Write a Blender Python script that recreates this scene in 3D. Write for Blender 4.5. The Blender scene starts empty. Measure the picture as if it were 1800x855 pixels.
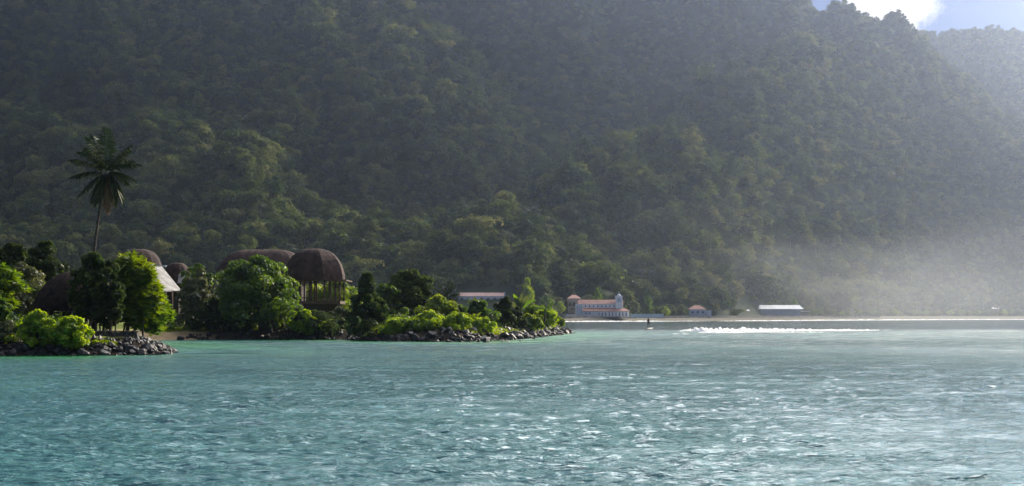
import bpy, math, random
import numpy as np
from mathutils import Vector, Matrix, Euler

SC = bpy.context.scene
COL = SC.collection
F, CH, HOR = 2500.0, 2.1, 557.0      # focal length in photo pixels, eye height, horizon row

# ------------------------------------------------------------------ camera
cam_d = bpy.data.cameras.new('camera')
cam = bpy.data.objects.new('camera', cam_d); COL.objects.link(cam)
cam.location = (0, 0, CH); cam.rotation_euler = (math.radians(90), 0, 0)
cam_d.sensor_width = 36; cam_d.lens = 50
cam_d.shift_y = (HOR - 427.5) / 1800
cam_d.clip_start = 0.3; cam_d.clip_end = 12000
SC.camera = cam

# ------------------------------------------------------------------ light
SUN_AZ, SUN_EL = 36.0, 22.5          # azimuth right of the view direction, elevation
w = bpy.data.worlds.new('World'); SC.world = w; w.use_nodes = True
nt = w.node_tree; N = nt.nodes; L = nt.links
bg = N['Background']; bg.inputs['Strength'].default_value = 0.055
sky = N.new('ShaderNodeTexSky'); sky.sky_type = 'NISHITA'; sky.sun_disc = False
sky.sun_elevation = math.radians(SUN_EL); sky.sun_rotation = math.radians(SUN_AZ)
sky.air_density = 0.55; sky.dust_density = 0.0; sky.ozone_density = 2.0
tc = N.new('ShaderNodeTexCoord')
mp = N.new('ShaderNodeMapping'); mp.inputs['Scale'].default_value = (1, 1, 2.2)
mp.inputs['Location'].default_value = (0.35, 0.1, 0.0)
nz = N.new('ShaderNodeTexNoise'); nz.inputs['Scale'].default_value = 3.2
nz.inputs['Detail'].default_value = 9; nz.inputs['Roughness'].default_value = 0.58
rp = N.new('ShaderNodeValToRGB'); rp.color_ramp.elements[0].position = 0.42; rp.color_ramp.elements[1].position = 0.60
mx = N.new('ShaderNodeMix'); mx.data_type = 'RGBA'
L.new(tc.outputs['Generated'], mp.inputs['Vector']); L.new(mp.outputs[0], nz.inputs['Vector'])
L.new(nz.outputs['Fac'], rp.inputs['Fac']); 
a, e = math.radians(SUN_AZ), math.radians(SUN_EL)
SUN = Vector((math.sin(a) * math.cos(e), math.cos(a) * math.cos(e), math.sin(e)))
dp = N.new('ShaderNodeVectorMath'); dp.operation = 'DOT_PRODUCT'; dp.inputs[1].default_value = SUN
nv = N.new('ShaderNodeVectorMath'); nv.operation = 'NORMALIZE'
L.new(tc.outputs['Generated'], nv.inputs[0]); L.new(nv.outputs[0], dp.inputs[0])
mr = N.new('ShaderNodeMapRange'); mr.interpolation_type = 'SMOOTHSTEP'       # added cloud deck, brightened round the sun to put glints on the water
mr.inputs['From Min'].default_value = 0.55; mr.inputs['From Max'].default_value = 0.88
mr.inputs['To Min'].default_value = 0.0; mr.inputs['To Max'].default_value = 1.0
L.new(dp.outputs['Value'], mr.inputs['Value'])
cc = N.new('ShaderNodeMix'); cc.data_type = 'RGBA'
cc.inputs['A'].default_value = (6, 6.6, 8, 1); cc.inputs['B'].default_value = (122, 120, 118, 1)
L.new(mr.outputs[0], cc.inputs['Factor']); L.new(cc.outputs['Result'], mx.inputs['B'])
dm = N.new('ShaderNodeVectorMath'); dm.operation = 'MULTIPLY'; dm.inputs[1].default_value = (.38, .48, .74)
L.new(sky.outputs[0], dm.inputs[0]); L.new(dm.outputs[0], mx.inputs['A'])
sx = N.new('ShaderNodeSeparateXYZ'); L.new(nv.outputs[0], sx.inputs[0])     # the added deck starts above the low sky, out of frame
hi = N.new('ShaderNodeMapRange'); hi.interpolation_type = 'SMOOTHSTEP'
hi.inputs['From Min'].default_value = 0.235; hi.inputs['From Max'].default_value = 0.36
L.new(sx.outputs['Z'], hi.inputs['Value'])
wp = N.new('ShaderNodeVectorMath'); wp.operation = 'DISTANCE'               # one small cumulus sitting on the ridge
wp.inputs[1].default_value = Vector(((1572 - 900) / F, 1, (HOR + 10) / F)).normalized()
L.new(nv.outputs[0], wp.inputs[0])
n5 = N.new('ShaderNodeTexNoise'); n5.inputs['Scale'].default_value = 38; n5.inputs['Detail'].default_value = 8; n5.inputs['Roughness'].default_value = .6
L.new(nv.outputs[0], n5.inputs['Vector'])
ds = N.new('ShaderNodeMath'); ds.operation = 'MULTIPLY_ADD'; ds.inputs[1].default_value = -0.045
L.new(n5.outputs['Fac'], ds.inputs[0]); L.new(wp.outputs['Value'], ds.inputs[2])
cu = N.new('ShaderNodeMapRange'); cu.interpolation_type = 'SMOOTHSTEP'
cu.inputs['From Min'].default_value = 0.016; cu.inputs['From Max'].default_value = 0.000
L.new(ds.outputs[0], cu.inputs['Value'])
ml = N.new('ShaderNodeMath'); ml.operation = 'MULTIPLY'; L.new(rp.outputs['Color'], ml.inputs[0]); L.new(hi.outputs[0], ml.inputs[1])
L.new(ml.outputs[0], mx.inputs['Factor'])
m2 = N.new('ShaderNodeMix'); m2.data_type = 'RGBA'; m2.inputs['B'].default_value = (15, 14.5, 14, 1)
L.new(cu.outputs[0], m2.inputs['Factor']); L.new(mx.outputs['Result'], m2.inputs['A']); L.new(m2.outputs['Result'], bg.inputs['Color']); 

sd = bpy.data.lights.new('sun', 'SUN'); sd.energy = 5.0; sd.angle = math.radians(0.53); sd.color = (1, 0.86, 0.66)
sun = bpy.data.objects.new('sun', sd); COL.objects.link(sun)
a, e = math.radians(SUN_AZ), math.radians(SUN_EL)
SUN = Vector((math.sin(a) * math.cos(e), math.cos(a) * math.cos(e), math.sin(e)))
sun.rotation_euler = SUN.to_track_quat('Z', 'Y').to_euler()

SC.view_settings.view_transform = 'Standard'; SC.view_settings.look = 'None'
SC.view_settings.exposure = 0.3; SC.view_settings.gamma = 1.0
SC.render.engine = 'CYCLES'
SC.cycles.use_denoising = True
SC.cycles.max_bounces = 6; SC.cycles.volume_bounces = 1; SC.cycles.transparent_max_bounces = 4
SC.cycles.diffuse_bounces = 3; SC.cycles.glossy_bounces = 2
SC.cycles.sample_clamp_indirect = 3.0; SC.cycles.sample_clamp_direct = 12.0
HAZE_DENSITY, HAZE_G = 0.00011, 0.85

# ------------------------------------------------------------------ helpers
def P(px, py, Y): return Vector(((px - 900) / F * Y, Y, CH + (HOR - py) / F * Y))
def X(px, Y): return (px - 900) / F * Y
def Z(py, Y): return CH + (HOR - py) / F * Y

def tag(o, label=None, cat=None, group=None, kind=None):
    if label: o['label'] = label
    if cat: o['category'] = cat
    if group: o['group'] = group
    if kind: o['kind'] = kind
    return o
def empty(name, loc, label, cat, group=None):
    o = bpy.data.objects.new(name, None); COL.objects.link(o); o.location = loc
    o.empty_display_size = 0.3
    return tag(o, label, cat, group)
def link(name, me, parent=None, world=True):
    o = bpy.data.objects.new(name, me); COL.objects.link(o)
    if parent:
        o.parent = parent
        if world and parent.type != 'MESH': o.location = -parent.location     # meshes are written in world coordinates
    return o
def mesh_np(name, V, Fc, mats, k=4, attrs=None, smooth=False, midx=None):
    me = bpy.data.meshes.new(name)
    V = np.asarray(V, np.float32).reshape(-1, 3); Fc = np.asarray(Fc, np.int32).reshape(-1, k)
    me.vertices.add(len(V)); me.vertices.foreach_set('co', V.ravel())
    me.loops.add(Fc.size); me.loops.foreach_set('vertex_index', Fc.ravel())
    me.polygons.add(len(Fc))
    me.polygons.foreach_set('loop_start', np.arange(0, Fc.size, k, dtype=np.int32))
    if smooth is not None:
        me.polygons.foreach_set('use_smooth', np.full(len(Fc), bool(smooth)))
    for m in (mats if isinstance(mats, (list, tuple)) else [mats]): me.materials.append(m)
    if midx is not None: me.polygons.foreach_set('material_index', np.asarray(midx, np.int32))
    for an, (dom, arr) in (attrs or {}).items():
        at = me.attributes.new(an, 'FLOAT', dom); at.data.foreach_set('value', np.asarray(arr, np.float32))
    me.update(calc_edges=True); me.validate()
    return me

class MB:
    """collects plain polygons into one mesh"""
    def __init__(s): s.v = []; s.f = []
    def box(s, x0, x1, y0, y1, z0, z1, rot=0, piv=None):
        b = len(s.v)
        pts = [Vector((x, y, z)) for z in (z0, z1) for y in (y0, y1) for x in (x0, x1)]
        if rot:
            c = piv or Vector(((x0 + x1) / 2, (y0 + y1) / 2, 0)); R = Matrix.Rotation(rot, 3, 'Z')
            pts = [R @ (p - Vector((c[0], c[1], 0))) + Vector((c[0], c[1], 0)) for p in pts]
        s.v += pts
        for f in ((0, 2, 3, 1), (4, 5, 7, 6), (0, 1, 5, 4), (2, 6, 7, 3), (0, 4, 6, 2), (1, 3, 7, 5)):
            s.f.append([b + i for i in f])
        return s
    def poly(s, *pts):
        b = len(s.v); s.v += [Vector(p) for p in pts]; s.f.append(list(range(b, b + len(pts)))); return s
    def tube(s, pts, rad, n=7):
        pts = [Vector(p) for p in pts]; b = len(s.v)
        for i, p in enumerate(pts):
            d = (pts[min(i + 1, len(pts) - 1)] - pts[max(i - 1, 0)]).normalized()
            u = d.cross(Vector((0.3, 0.9, 0.1))).normalized(); v = d.cross(u)
            r = rad[i] if hasattr(rad, '__len__') else rad
            for k in range(n):
                t = 2 * math.pi * k / n
                s.v.append(p + (u * math.cos(t) + v * math.sin(t)) * r)
        for i in range(len(pts) - 1):
            for k in range(n):
                s.f.append([b + i * n + k, b + i * n + (k + 1) % n, b + (i + 1) * n + (k + 1) % n, b + (i + 1) * n + k])
        s.f.append([b + k for k in range(n)][::-1]); s.f.append([b + (len(pts) - 1) * n + k for k in range(n)])
        return s
    def build(s, name, mat, parent=None, smooth=False):
        me = bpy.data.meshes.new(name); me.from_pydata([tuple(p) for p in s.v], [], s.f)
        me.materials.append(mat)
        if smooth: me.polygons.foreach_set('use_smooth', [True] * len(me.polygons))
        me.update()
        return link(name, me, parent)

# value noise (numpy), 2-D
def vnoise(x, y, seed=0):
    xi = np.floor(x).astype(np.int64); yi = np.floor(y).astype(np.int64)
    xf = x - xi; yf = y - yi
    u = xf * xf * (3 - 2 * xf); v = yf * yf * (3 - 2 * yf)
    def h(a, b):
        n = (a * 374761393 + b * 668265263 + seed * 1442695) & 0x7fffffff
        n = ((n ^ (n >> 13)) * 1274126177) & 0x7fffffff
        return ((n ^ (n >> 16)) & 0xffff) / 65535.0
    return (h(xi, yi) * (1 - u) + h(xi + 1, yi) * u) * (1 - v) + (h(xi, yi + 1) * (1 - u) + h(xi + 1, yi + 1) * u) * v
def fbm(x, y, o=4, seed=0):
    r = 0; a = 0.5
    for i in range(o): r = r + a * (vnoise(x * 2 ** i, y * 2 ** i, seed + i) - 0.5) * 2; a *= 0.5
    return r

# ------------------------------------------------------------------ materials
def mat_new(name):
    m = bpy.data.materials.new(name); m.use_nodes = True
    return m, m.node_tree.nodes, m.node_tree.links, m.node_tree.nodes['Principled BSDF']
def plain(name, c1, c2=None, rough=0.8, scale=3.0, bump=0.0, bscale=None, spec=0.3, wave=None):
    m, n, l, b = mat_new(name)
    b.inputs['Roughness'].default_value = rough; b.inputs['Specular IOR Level'].default_value = spec
    t = n.new('ShaderNodeTexCoord')
    z = n.new('ShaderNodeTexNoise'); z.inputs['Scale'].default_value = scale; z.inputs['Detail'].default_value = 6
    l.new(t.outputs['Object'], z.inputs['Vector'])
    r = n.new('ShaderNodeValToRGB'); r.color_ramp.elements[0].position = 0.35; r.color_ramp.elements[1].position = 0.65
    r.color_ramp.elements[0].color = (*c1, 1); r.color_ramp.elements[1].color = (*(c2 or c1), 1)
    l.new(z.outputs['Fac'], r.inputs['Fac']); l.new(r.outputs['Color'], b.inputs['Base Color'])
    if bump:
        q = n.new('ShaderNodeTexNoise'); q.inputs['Scale'].default_value = bscale or scale * 3; q.inputs['Detail'].default_value = 8
        if wave:
            q = n.new('ShaderNodeTexWave'); q.inputs['Scale'].default_value = wave; q.inputs['Distortion'].default_value = 1.5
            q.bands_direction = 'X'
        l.new(t.outputs['Object'], q.inputs['Vector'])
        bp = n.new('ShaderNodeBump'); bp.inputs['Strength'].default_value = bump; bp.inputs['Distance'].default_value = 0.1
        l.new(q.outputs['Fac'], bp.inputs['Height']); l.new(bp.outputs[0], b.inputs['Normal'])
    return m
def foliage(name, stops, trans=0.4, tcol=1.6, gloss=0.05, rnd=0.0):
    """stops: list of (pos, rgb) over the leaf tint; translucent leaves"""
    m, n, l, b = mat_new(name); n.remove(b); out = n['Material Output']
    at = n.new('ShaderNodeAttribute'); at.attribute_name = 'tint'
    src = at.outputs['Fac']
    if rnd:
        oi = n.new('ShaderNodeObjectInfo')
        m1 = n.new('ShaderNodeMath'); m1.operation = 'MULTIPLY_ADD'; m1.inputs[1].default_value = rnd; m1.inputs[2].default_value = 0
        l.new(oi.outputs['Random'], m1.inputs[0])
        m2 = n.new('ShaderNodeMath'); m2.operation = 'MULTIPLY_ADD'; m2.inputs[1].default_value = 1 - rnd
        l.new(src, m2.inputs[0]); l.new(m1.outputs[0], m2.inputs[2]); src = m2.outputs[0]
    r = n.new('ShaderNodeValToRGB'); el = r.color_ramp.elements
    el[0].position, el[0].color = stops[0][0], (*stops[0][1], 1); el[1].position, el[1].color = stops[-1][0], (*stops[-1][1], 1)
    for p, c in stops[1:-1]:
        q = el.new(p); q.color = (*c, 1)
    l.new(src, r.inputs['Fac'])
    d = n.new('ShaderNodeBsdfDiffuse'); t = n.new('ShaderNodeBsdfTranslucent'); g = n.new('ShaderNodeBsdfGlossy')
    g.inputs['Roughness'].default_value = 0.4; g.inputs['Color'].default_value = (1, 1, 1, 1)
    hs = n.new('ShaderNodeHueSaturation'); hs.inputs['Value'].default_value = tcol; hs.inputs['Saturation'].default_value = 1.15
    hs.inputs['Hue'].default_value = 0.48
    l.new(r.outputs['Color'], d.inputs['Color']); l.new(r.outputs['Color'], hs.inputs['Color']); l.new(hs.outputs[0], t.inputs['Color'])
    a1 = n.new('ShaderNodeMixShader'); a1.inputs[0].default_value = trans
    l.new(d.outputs[0], a1.inputs[1]); l.new(t.outputs[0], a1.inputs[2])
    a2 = n.new('ShaderNodeMixShader'); a2.inputs[0].default_value = gloss
    l.new(a1.outputs[0], a2.inputs[1]); l.new(g.outputs[0], a2.inputs[2]); l.new(a2.outputs[0], out.inputs['Surface'])
    return m

M = {}
M['forest'] = foliage('forest_leaves', [(0, (.018, .032, .016)), (.35, (.042, .066, .022)), (.6, (.08, .11, .034)), (.8, (.13, .155, .05)), (1, (.19, .16, .085))], .38, 1.7, .004, rnd=.72)
M['palm_far'] = foliage('far_palm_leaves', [(0, (.03, .05, .02)), (1, (.10, .12, .04))], .3, 1.4, .05, rnd=.5)
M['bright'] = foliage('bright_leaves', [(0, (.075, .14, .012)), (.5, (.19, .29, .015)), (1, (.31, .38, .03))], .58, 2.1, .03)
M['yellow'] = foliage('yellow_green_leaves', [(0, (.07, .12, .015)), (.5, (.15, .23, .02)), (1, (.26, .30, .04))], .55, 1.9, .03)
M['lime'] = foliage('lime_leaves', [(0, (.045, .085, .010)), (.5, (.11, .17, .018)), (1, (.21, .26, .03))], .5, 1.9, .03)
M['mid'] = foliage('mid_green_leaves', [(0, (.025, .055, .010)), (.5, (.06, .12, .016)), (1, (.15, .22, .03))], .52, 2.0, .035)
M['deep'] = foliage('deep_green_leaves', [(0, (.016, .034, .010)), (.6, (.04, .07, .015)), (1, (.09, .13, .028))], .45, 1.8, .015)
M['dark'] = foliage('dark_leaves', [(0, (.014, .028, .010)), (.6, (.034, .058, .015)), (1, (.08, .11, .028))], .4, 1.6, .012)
M['olive'] = foliage('olive_leaves', [(0, (.04, .055, .018)), (.5, (.08, .10, .03)), (1, (.15, .16, .05))], .45, 1.4, .05)
M['palm'] = foliage('palm_leaves', [(0, (.010, .02, .008)), (.6, (.02, .04, .012)), (1, (.08, .10, .025))], .22, 1.5, .02)
M['dead'] = foliage('dead_frond', [(0, (.08, .05, .02)), (1, (.16, .11, .05))], .3, 1.3, .03)
M['bark'] = plain('bark', (.05, .04, .032), (.11, .09, .075), .9, 6, .6, 20)
M['bark_pale'] = plain('pale_bark', (.16, .14, .12), (.28, .25, .22), .9, 6, .5, 20)
M['rock'] = plain('lava_rock', (.009, .008, .009), (.042, .036, .035), .55, 2.2, .7, 7, spec=.5)
M['thatch'] = plain('dark_thatch', (.013, .009, .009), (.045, .030, .026), .95, 2.2, 1.0, 9, spec=.1)
M['shingle'] = plain('maroon_shingle', (.022, .013, .012), (.07, .04, .035), .85, 1.3, 1.0, 6, spec=.2)
M['wood'] = plain('weathered_wood', (.07, .045, .035), (.13, .09, .07), .85, 5, .3)
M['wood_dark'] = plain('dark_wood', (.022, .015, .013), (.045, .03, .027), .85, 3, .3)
M['tin'] = plain('weathered_tin', (.05, .045, .045), (.21, .21, .22), .6, 1.1, .5, wave=3, spec=.5)
M['orange'] = plain('rusty_red_panel', (.25, .07, .035), (.36, .12, .06), .8, 2)
M['stone'] = plain('mortared_stone', (.05, .045, .042), (.16, .145, .13), .9, 4, .8, 9)
M['white'] = plain('white_wall', (.78, .79, .82), (.85, .85, .86), .8, .3)
M['bluewall'] = plain('pale_blue_wall', (.42, .48, .58), (.50, .55, .64), .8, .3)
M['peach'] = plain('peach_wall', (.5, .42, .36), (.58, .5, .44), .8, .3)
M['glass'] = plain('dark_window', (.04, .05, .08), (.06, .08, .12), .3, 1, spec=.5)
M['redroof'] = plain('red_roof', (.40, .20, .15), (.50, .28, .22), .7, .5)
M['pinkroof'] = plain('faded_pink_roof', (.50, .30, .26), (.62, .42, .38), .7, .4)
M['whiteroof'] = plain('white_metal_roof', (.72, .74, .76), (.85, .86, .87), .5, .3)
M['wallgrey'] = plain('pale_seawall', (.19, .18, .16), (.27, .26, .23), .9, .4)
M['skin'] = plain('brown_skin', (.14, .07, .045), (.18, .09, .06), .6, 5)
M['cloth'] = plain('dark_cloth', (.02, .02, .025), (.035, .03, .035), .9, 5)
M['board'] = plain('paddleboard_shell', (.10, .09, .07), (.18, .15, .12), .4, 2, spec=.5)

# foam
def foam_mat():
    m, n, l, b = mat_new('sea_foam')
    b.inputs['Base Color'].default_value = (.86, .88, .88, 1); b.inputs['Roughness'].default_value = .9
    b.inputs['Specular IOR Level'].default_value = .2
    return m
M['foam'] = foam_mat()

# ------------------------------------------------------------------ water
SHORE = [(-100, 70), (-40, 74), (-27.5, 76.5), (-22, 77), (-19.4, 78.2), (-19.6, 83), (-24, 95), (-30, 112), (-33.8, 122),
         (-31, 127.5), (-25.6, 129), (-15.4, 129), (-12, 122.5), (-9.3, 119.5), (-3.3, 119), (0, 128), (3.6, 150), (8.0, 181),
         (7, 192), (0, 205), (-15, 222), (-100, 245)]
def sdist(px_, py_):
    """distance to the headland's waterline, positive inland"""
    pts = np.array(SHORE, float); q = np.roll(pts, -1, 0)
    d = np.full(px_.shape, 1e9); inside = np.zeros(px_.shape, bool)
    for (x0, y0), (x1, y1) in zip(pts, q):
        dx, dy = x1 - x0, y1 - y0
        t = np.clip(((px_ - x0) * dx + (py_ - y0) * dy) / (dx * dx + dy * dy), 0, 1)
        d = np.minimum(d, np.hypot(px_ - x0 - t * dx, py_ - y0 - t * dy))
        c = (y0 > py_) != (y1 > py_)
        xx = x0 + (py_ - y0) * dx / (dy if dy else 1e-9)
        inside ^= c & (px_ < xx)
    return np.where(inside, d, -d)

def water():
    q = 0.0022
    rows = 3.0 * np.exp(np.arange(0, math.log(2600 / 3.0), q)).astype(np.float64)
    inner = np.arange(-0.46, 0.4601, q * 1.0)
    outer = 0.46 * np.exp(np.arange(0.02, 2.2, 0.03))
    cols = np.concatenate([-outer[::-1], inner, outer])
    Yg, U = np.meshgrid(rows, cols, indexing='ij'); Xg = U * Yg
    rng = np.random.default_rng(3)
    H = np.zeros_like(Xg)
    sp = Yg * q
    n = 90
    for i in range(n):
        lam = 0.19 * (2.8 / 0.19) ** ((i + rng.random()) / n)
        th = rng.normal(-0.12, 0.5 if lam < 1.0 else .35) - math.pi / 2
        k = 2 * math.pi / lam
        slope = 0.062 if lam < 0.7 else (0.026 if lam < 1.2 else .010)
        amp = slope / k
        fade = np.clip((lam / sp - 3.0) / 3.0, 0, 1)
        ph = rng.random() * 6.283
        arg = k * (math.cos(th) * Xg + math.sin(th) * Yg) + ph
        H += amp * fade * np.sin(arg + 0.35 * np.sin(arg * 0.5 + ph))
    gust = 0.72 + 0.5 * fbm(Xg / 14, Yg / 22, 3, 11) + 0.35 * fbm(Xg / 45, Yg / 60, 2, 5)
    calm = np.clip((Yg - 195 - 0.05 * Xg) / 40, 0, 1)            # flat water beyond the reef edge
    sd = sdist(Xg, Yg)
    lee = np.clip(-sd / 12, 0.25, 1)
    H *= np.clip(gust, .25, 1.4) * (1 - .75 * calm) * lee
    far = (1 - .9 * calm)
    shallow = np.clip(1.25 + sd / 9.0, 0, 1) * np.clip(.75 + 1.3 * fbm(Xg / 9, Yg / 9, 2, 77), .1, 1) * (1 + .4 * fbm(Xg / 3, Yg / 3, 2, 8))
    V = np.stack([Xg, Yg, H], -1).reshape(-1, 3)
    r, c = Xg.shape
    idx = np.arange(r * c).reshape(r, c)
    Fq = np.stack([idx[:-1, :-1], idx[:-1, 1:], idx[1:, 1:], idx[1:, :-1]], -1).reshape(-1, 4)
    m, nn, l, b = mat_new('lagoon_water')
    b.inputs['IOR'].default_value = 1.33
    t = nn.new('ShaderNodeTexCoord')
    zn = nn.new('ShaderNodeTexNoise'); zn.inputs['Scale'].default_value = .06; zn.inputs['Detail'].default_value = 4
    l.new(t.outputs['Object'], zn.inputs['Vector'])
    cr = nn.new('ShaderNodeValToRGB'); cr.color_ramp.elements[0].position = .35; cr.color_ramp.elements[1].position = .65
    cr.color_ramp.elements[0].color = (.05, .17, .19, 1); cr.color_ramp.elements[1].color = (.08, .245, .25, 1)
    l.new(zn.outputs['Fac'], cr.inputs['Fac'])
    at = nn.new('ShaderNodeAttribute'); at.attribute_name = 'shallow'
    mixc = nn.new('ShaderNodeMix'); mixc.data_type = 'RGBA'; mixc.inputs['B'].default_value = (.035, .24, .07, 1)
    l.new(at.outputs['Fac'], mixc.inputs['Factor']); l.new(cr.outputs['Color'], mixc.inputs['A']); 
    mixd = nn.new('ShaderNodeMix'); mixd.data_type = 'RGBA'; mixd.inputs['B'].default_value = (.035, .06, .065, 1)
    ad_ = nn.new('ShaderNodeAttribute'); ad_.attribute_name = 'deep'
    l.new(ad_.outputs['Fac'], mixd.inputs['Factor']); l.new(mixc.outputs['Result'], mixd.inputs['A']); l.new(mixd.outputs['Result'], b.inputs['Base Color'])
    # ripples too small for the mesh
    ra = nn.new('ShaderNodeAttribute'); ra.attribute_name = 'fine'; l.new(ra.outputs['Fac'], b.inputs['Roughness'])
    mpn = nn.new('ShaderNodeMapping'); mpn.inputs['Scale'].default_value = (0.8, 2.0, 1)
    l.new(t.outputs['Object'], mpn.inputs['Vector'])
    n1 = nn.new('ShaderNodeTexNoise'); n1.inputs['Scale'].default_value = 3.6; n1.inputs['Detail'].default_value = 4; n1.inputs['Roughness'].default_value = .55
    n2 = nn.new('ShaderNodeTexNoise'); n2.inputs['Scale'].default_value = .55; n2.inputs['Detail'].default_value = 3
    for q_ in (n1, n2): l.new(mpn.outputs[0], q_.inputs['Vector'])
    ad = nn.new('ShaderNodeMath'); ad.operation = 'MULTIPLY_ADD'; ad.inputs[1].default_value = 1.2
    l.new(n2.outputs['Fac'], ad.inputs[0]); l.new(n1.outputs['Fac'], ad.inputs[2])
    ch = nn.new('ShaderNodeAttribute'); ch.attribute_name = 'chop'
    sm = nn.new('ShaderNodeMath'); sm.operation = 'MULTIPLY'; 
    mg = nn.new('ShaderNodeMapping'); mg.inputs['Scale'].default_value = (.22, .55, 1); l.new(t.outputs['Object'], mg.inputs['Vector'])
    n3 = nn.new('ShaderNodeTexNoise'); n3.inputs['Scale'].default_value = 1.0; n3.inputs['Detail'].default_value = 8; n3.inputs['Roughness'].default_value = .72
    l.new(mg.outputs[0], n3.inputs['Vector'])
    g3 = nn.new('ShaderNodeMapRange'); g3.inputs['From Min'].default_value = .36; g3.inputs['From Max'].default_value = .66
    g3.inputs['To Min'].default_value = .15; g3.inputs['To Max'].default_value = 1.9; l.new(n3.outputs['Fac'], g3.inputs['Value'])
    l.new(g3.outputs[0], sm.inputs[1])
    rm = nn.new('ShaderNodeMath'); rm.operation = 'MULTIPLY'; l.new(ra.outputs['Fac'], rm.inputs[0]); l.new(g3.outputs[0], rm.inputs[1]); l.new(rm.outputs[0], b.inputs['Roughness'])
    l.new(ch.outputs['Fac'], sm.inputs[0])
    bp = nn.new('ShaderNodeBump'); bp.inputs['Distance'].default_value = .16
    l.new(sm.outputs[0], bp.inputs['Strength']); l.new(ad.outputs[0], bp.inputs['Height']); l.new(bp.outputs[0], b.inputs['Normal'])
    chop = np.clip(gust, .3, 1.3) * far * lee * np.clip(.75 + Yg / 45, .75, 3.6)
    fine = np.clip(.05 + (Yg - 30) / 130 * .25, .05, .30) * (1 - .6 * calm)      # ripples finer than the mesh
    me = mesh_np('water', V, Fq, m, attrs={'fine': ('POINT', fine.ravel()), 'deep': ('POINT', (.8 * calm).ravel()), 'shallow': ('POINT', shallow.ravel()), 'chop': ('POINT', chop.ravel())}, smooth=True)
    o = link('water', me); tag(o, 'rippled turquoise lagoon water', kind='structure')
water()

# ------------------------------------------------------------------ hills
SX = [-1400, -216, 23, 105, 186, 284, 381, 624, 2200]
SY = [560, 596, 583, 690, 830, 960, 1060, 1200, 1400]
def shoreY(x): return np.interp(x, SX, SY)
def w3(l): return [tuple(P(*p)) for p in l]
RIDGES = [  # points (photo column, photo row, distance), slope on the near side, slope on the far side
    ([(-700, 120, 1100), (-300, 150, 1080), (0, 215, 1020), (300, 230, 960), (480, 270, 900), (600, 330, 850), (700, 372, 800), (800, 412, 740), (838, 478, 670)], .50, 1.1),
    ([(848, 372, 800), (920, 350, 850), (1000, 325, 880), (1060, 285, 920), (1150, 250, 970), (1250, 175, 1050), (1390, 90, 1250), (1470, 55, 1380)], .55, .9),
    ([(-900, -150, 1500), (0, -160, 1480), (500, -175, 1480), (900, -170, 1480), (1100, -80, 1480), (1230, -110, 1480), (1330, -60, 1460), (1400, 5, 1440), (1450, 22, 1430), (1500, 24, 1430), (1540, 38, 1435), (1570, 68, 1440), (1610, 88, 1450), (1650, 115, 1470)], 1.25, .9),
    ([(620, 130, 1130), (570, 40, 1200), (540, -80, 1280), (500, -190, 1370)], .75, .75),
    ([(250, 60, 1150), (200, -100, 1280), (150, -220, 1370)], .85, .85),
    ([(1300, 60, 60), (1300, 60, 61)], 9, 9),
    ([(1475, 62, 1420), (1550, 138, 1400), (1600, 215, 1390), (1680, 320, 1380), (1790, 430, 1370), (1880, 500, 1360)], .80, .72),
    ([(1400, 90, 1850), (1600, 68, 1850), (1640, 66, 1850), (1700, 66, 1850), (1745, 66, 1860), (1800, 76, 1880), (2100, 60, 1950), (2600, 40, 2000)], .62, .6),
    ([(1745, 64, 1860), (1775, 170, 1740), (1850, 300, 1600)], .7, .7),
]
def terrain_h(Xg, Yg):
    H = np.full(Xg.shape, -50.0)
    wx = Xg + 22 * fbm(Xg / 130, Yg / 130, 3, 21); wy = Yg + 22 * fbm(Xg / 130, Yg / 130, 3, 33)
    for pts, sf, sb in RIDGES:
        p = w3(pts)
        best = np.full(Xg.shape, -1e9)
        for (x0, y0, z0), (x1, y1, z1) in zip(p, p[1:]):
            dx, dy = x1 - x0, y1 - y0
            t = np.clip(((wx - x0) * dx + (wy - y0) * dy) / (dx * dx + dy * dy + 1e-6), 0, 1)
            ex, ey = wx - x0 - t * dx, wy - y0 - t * dy
            d = np.hypot(ex, ey)
            s = sf + (sb - sf) * np.clip(ey / (d + 1e-6) * .5 + .5, 0, 1)
            best = np.maximum(best, z0 + t * (z1 - z0) - s * (np.sqrt(d * d + 14 ** 2) - 14))
        k = 9.0
        m = np.maximum(H, best); H = m + k * np.log(np.exp((H - m) / k) + np.exp((best - m) / k))
    ins = (Yg - shoreY(Xg)) * .8
    amp = np.clip(H / 90, 0, 1)
    gul = 1 - np.abs(fbm(Xg / 62 + .6 * fbm(Xg / 200, Yg / 200, 2, 3), Yg / 170, 4, 7)) * 2.2
    H = H + amp * (10 * fbm(Xg / 90, Yg / 90, 4, 2) + 28 * (gul - .76))
    apron = 2.6 + np.clip(ins - 45, 0, None) * .5 + np.clip(ins - 85, 0, None) * .9 + 3 * np.clip(ins / 60 - 1, 0, 1) * fbm(Xg / 25, Yg / 25, 3, 9)
    H = np.minimum(np.maximum(H, 3.0 + 1.5 * fbm(Xg / 40, Yg / 40, 2, 4)), apron)
    beach = -3.2 + np.clip(ins + 22, 0, 60) * .145
    return np.minimum(H, np.where(ins < 18, beach, 1e9))
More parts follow.
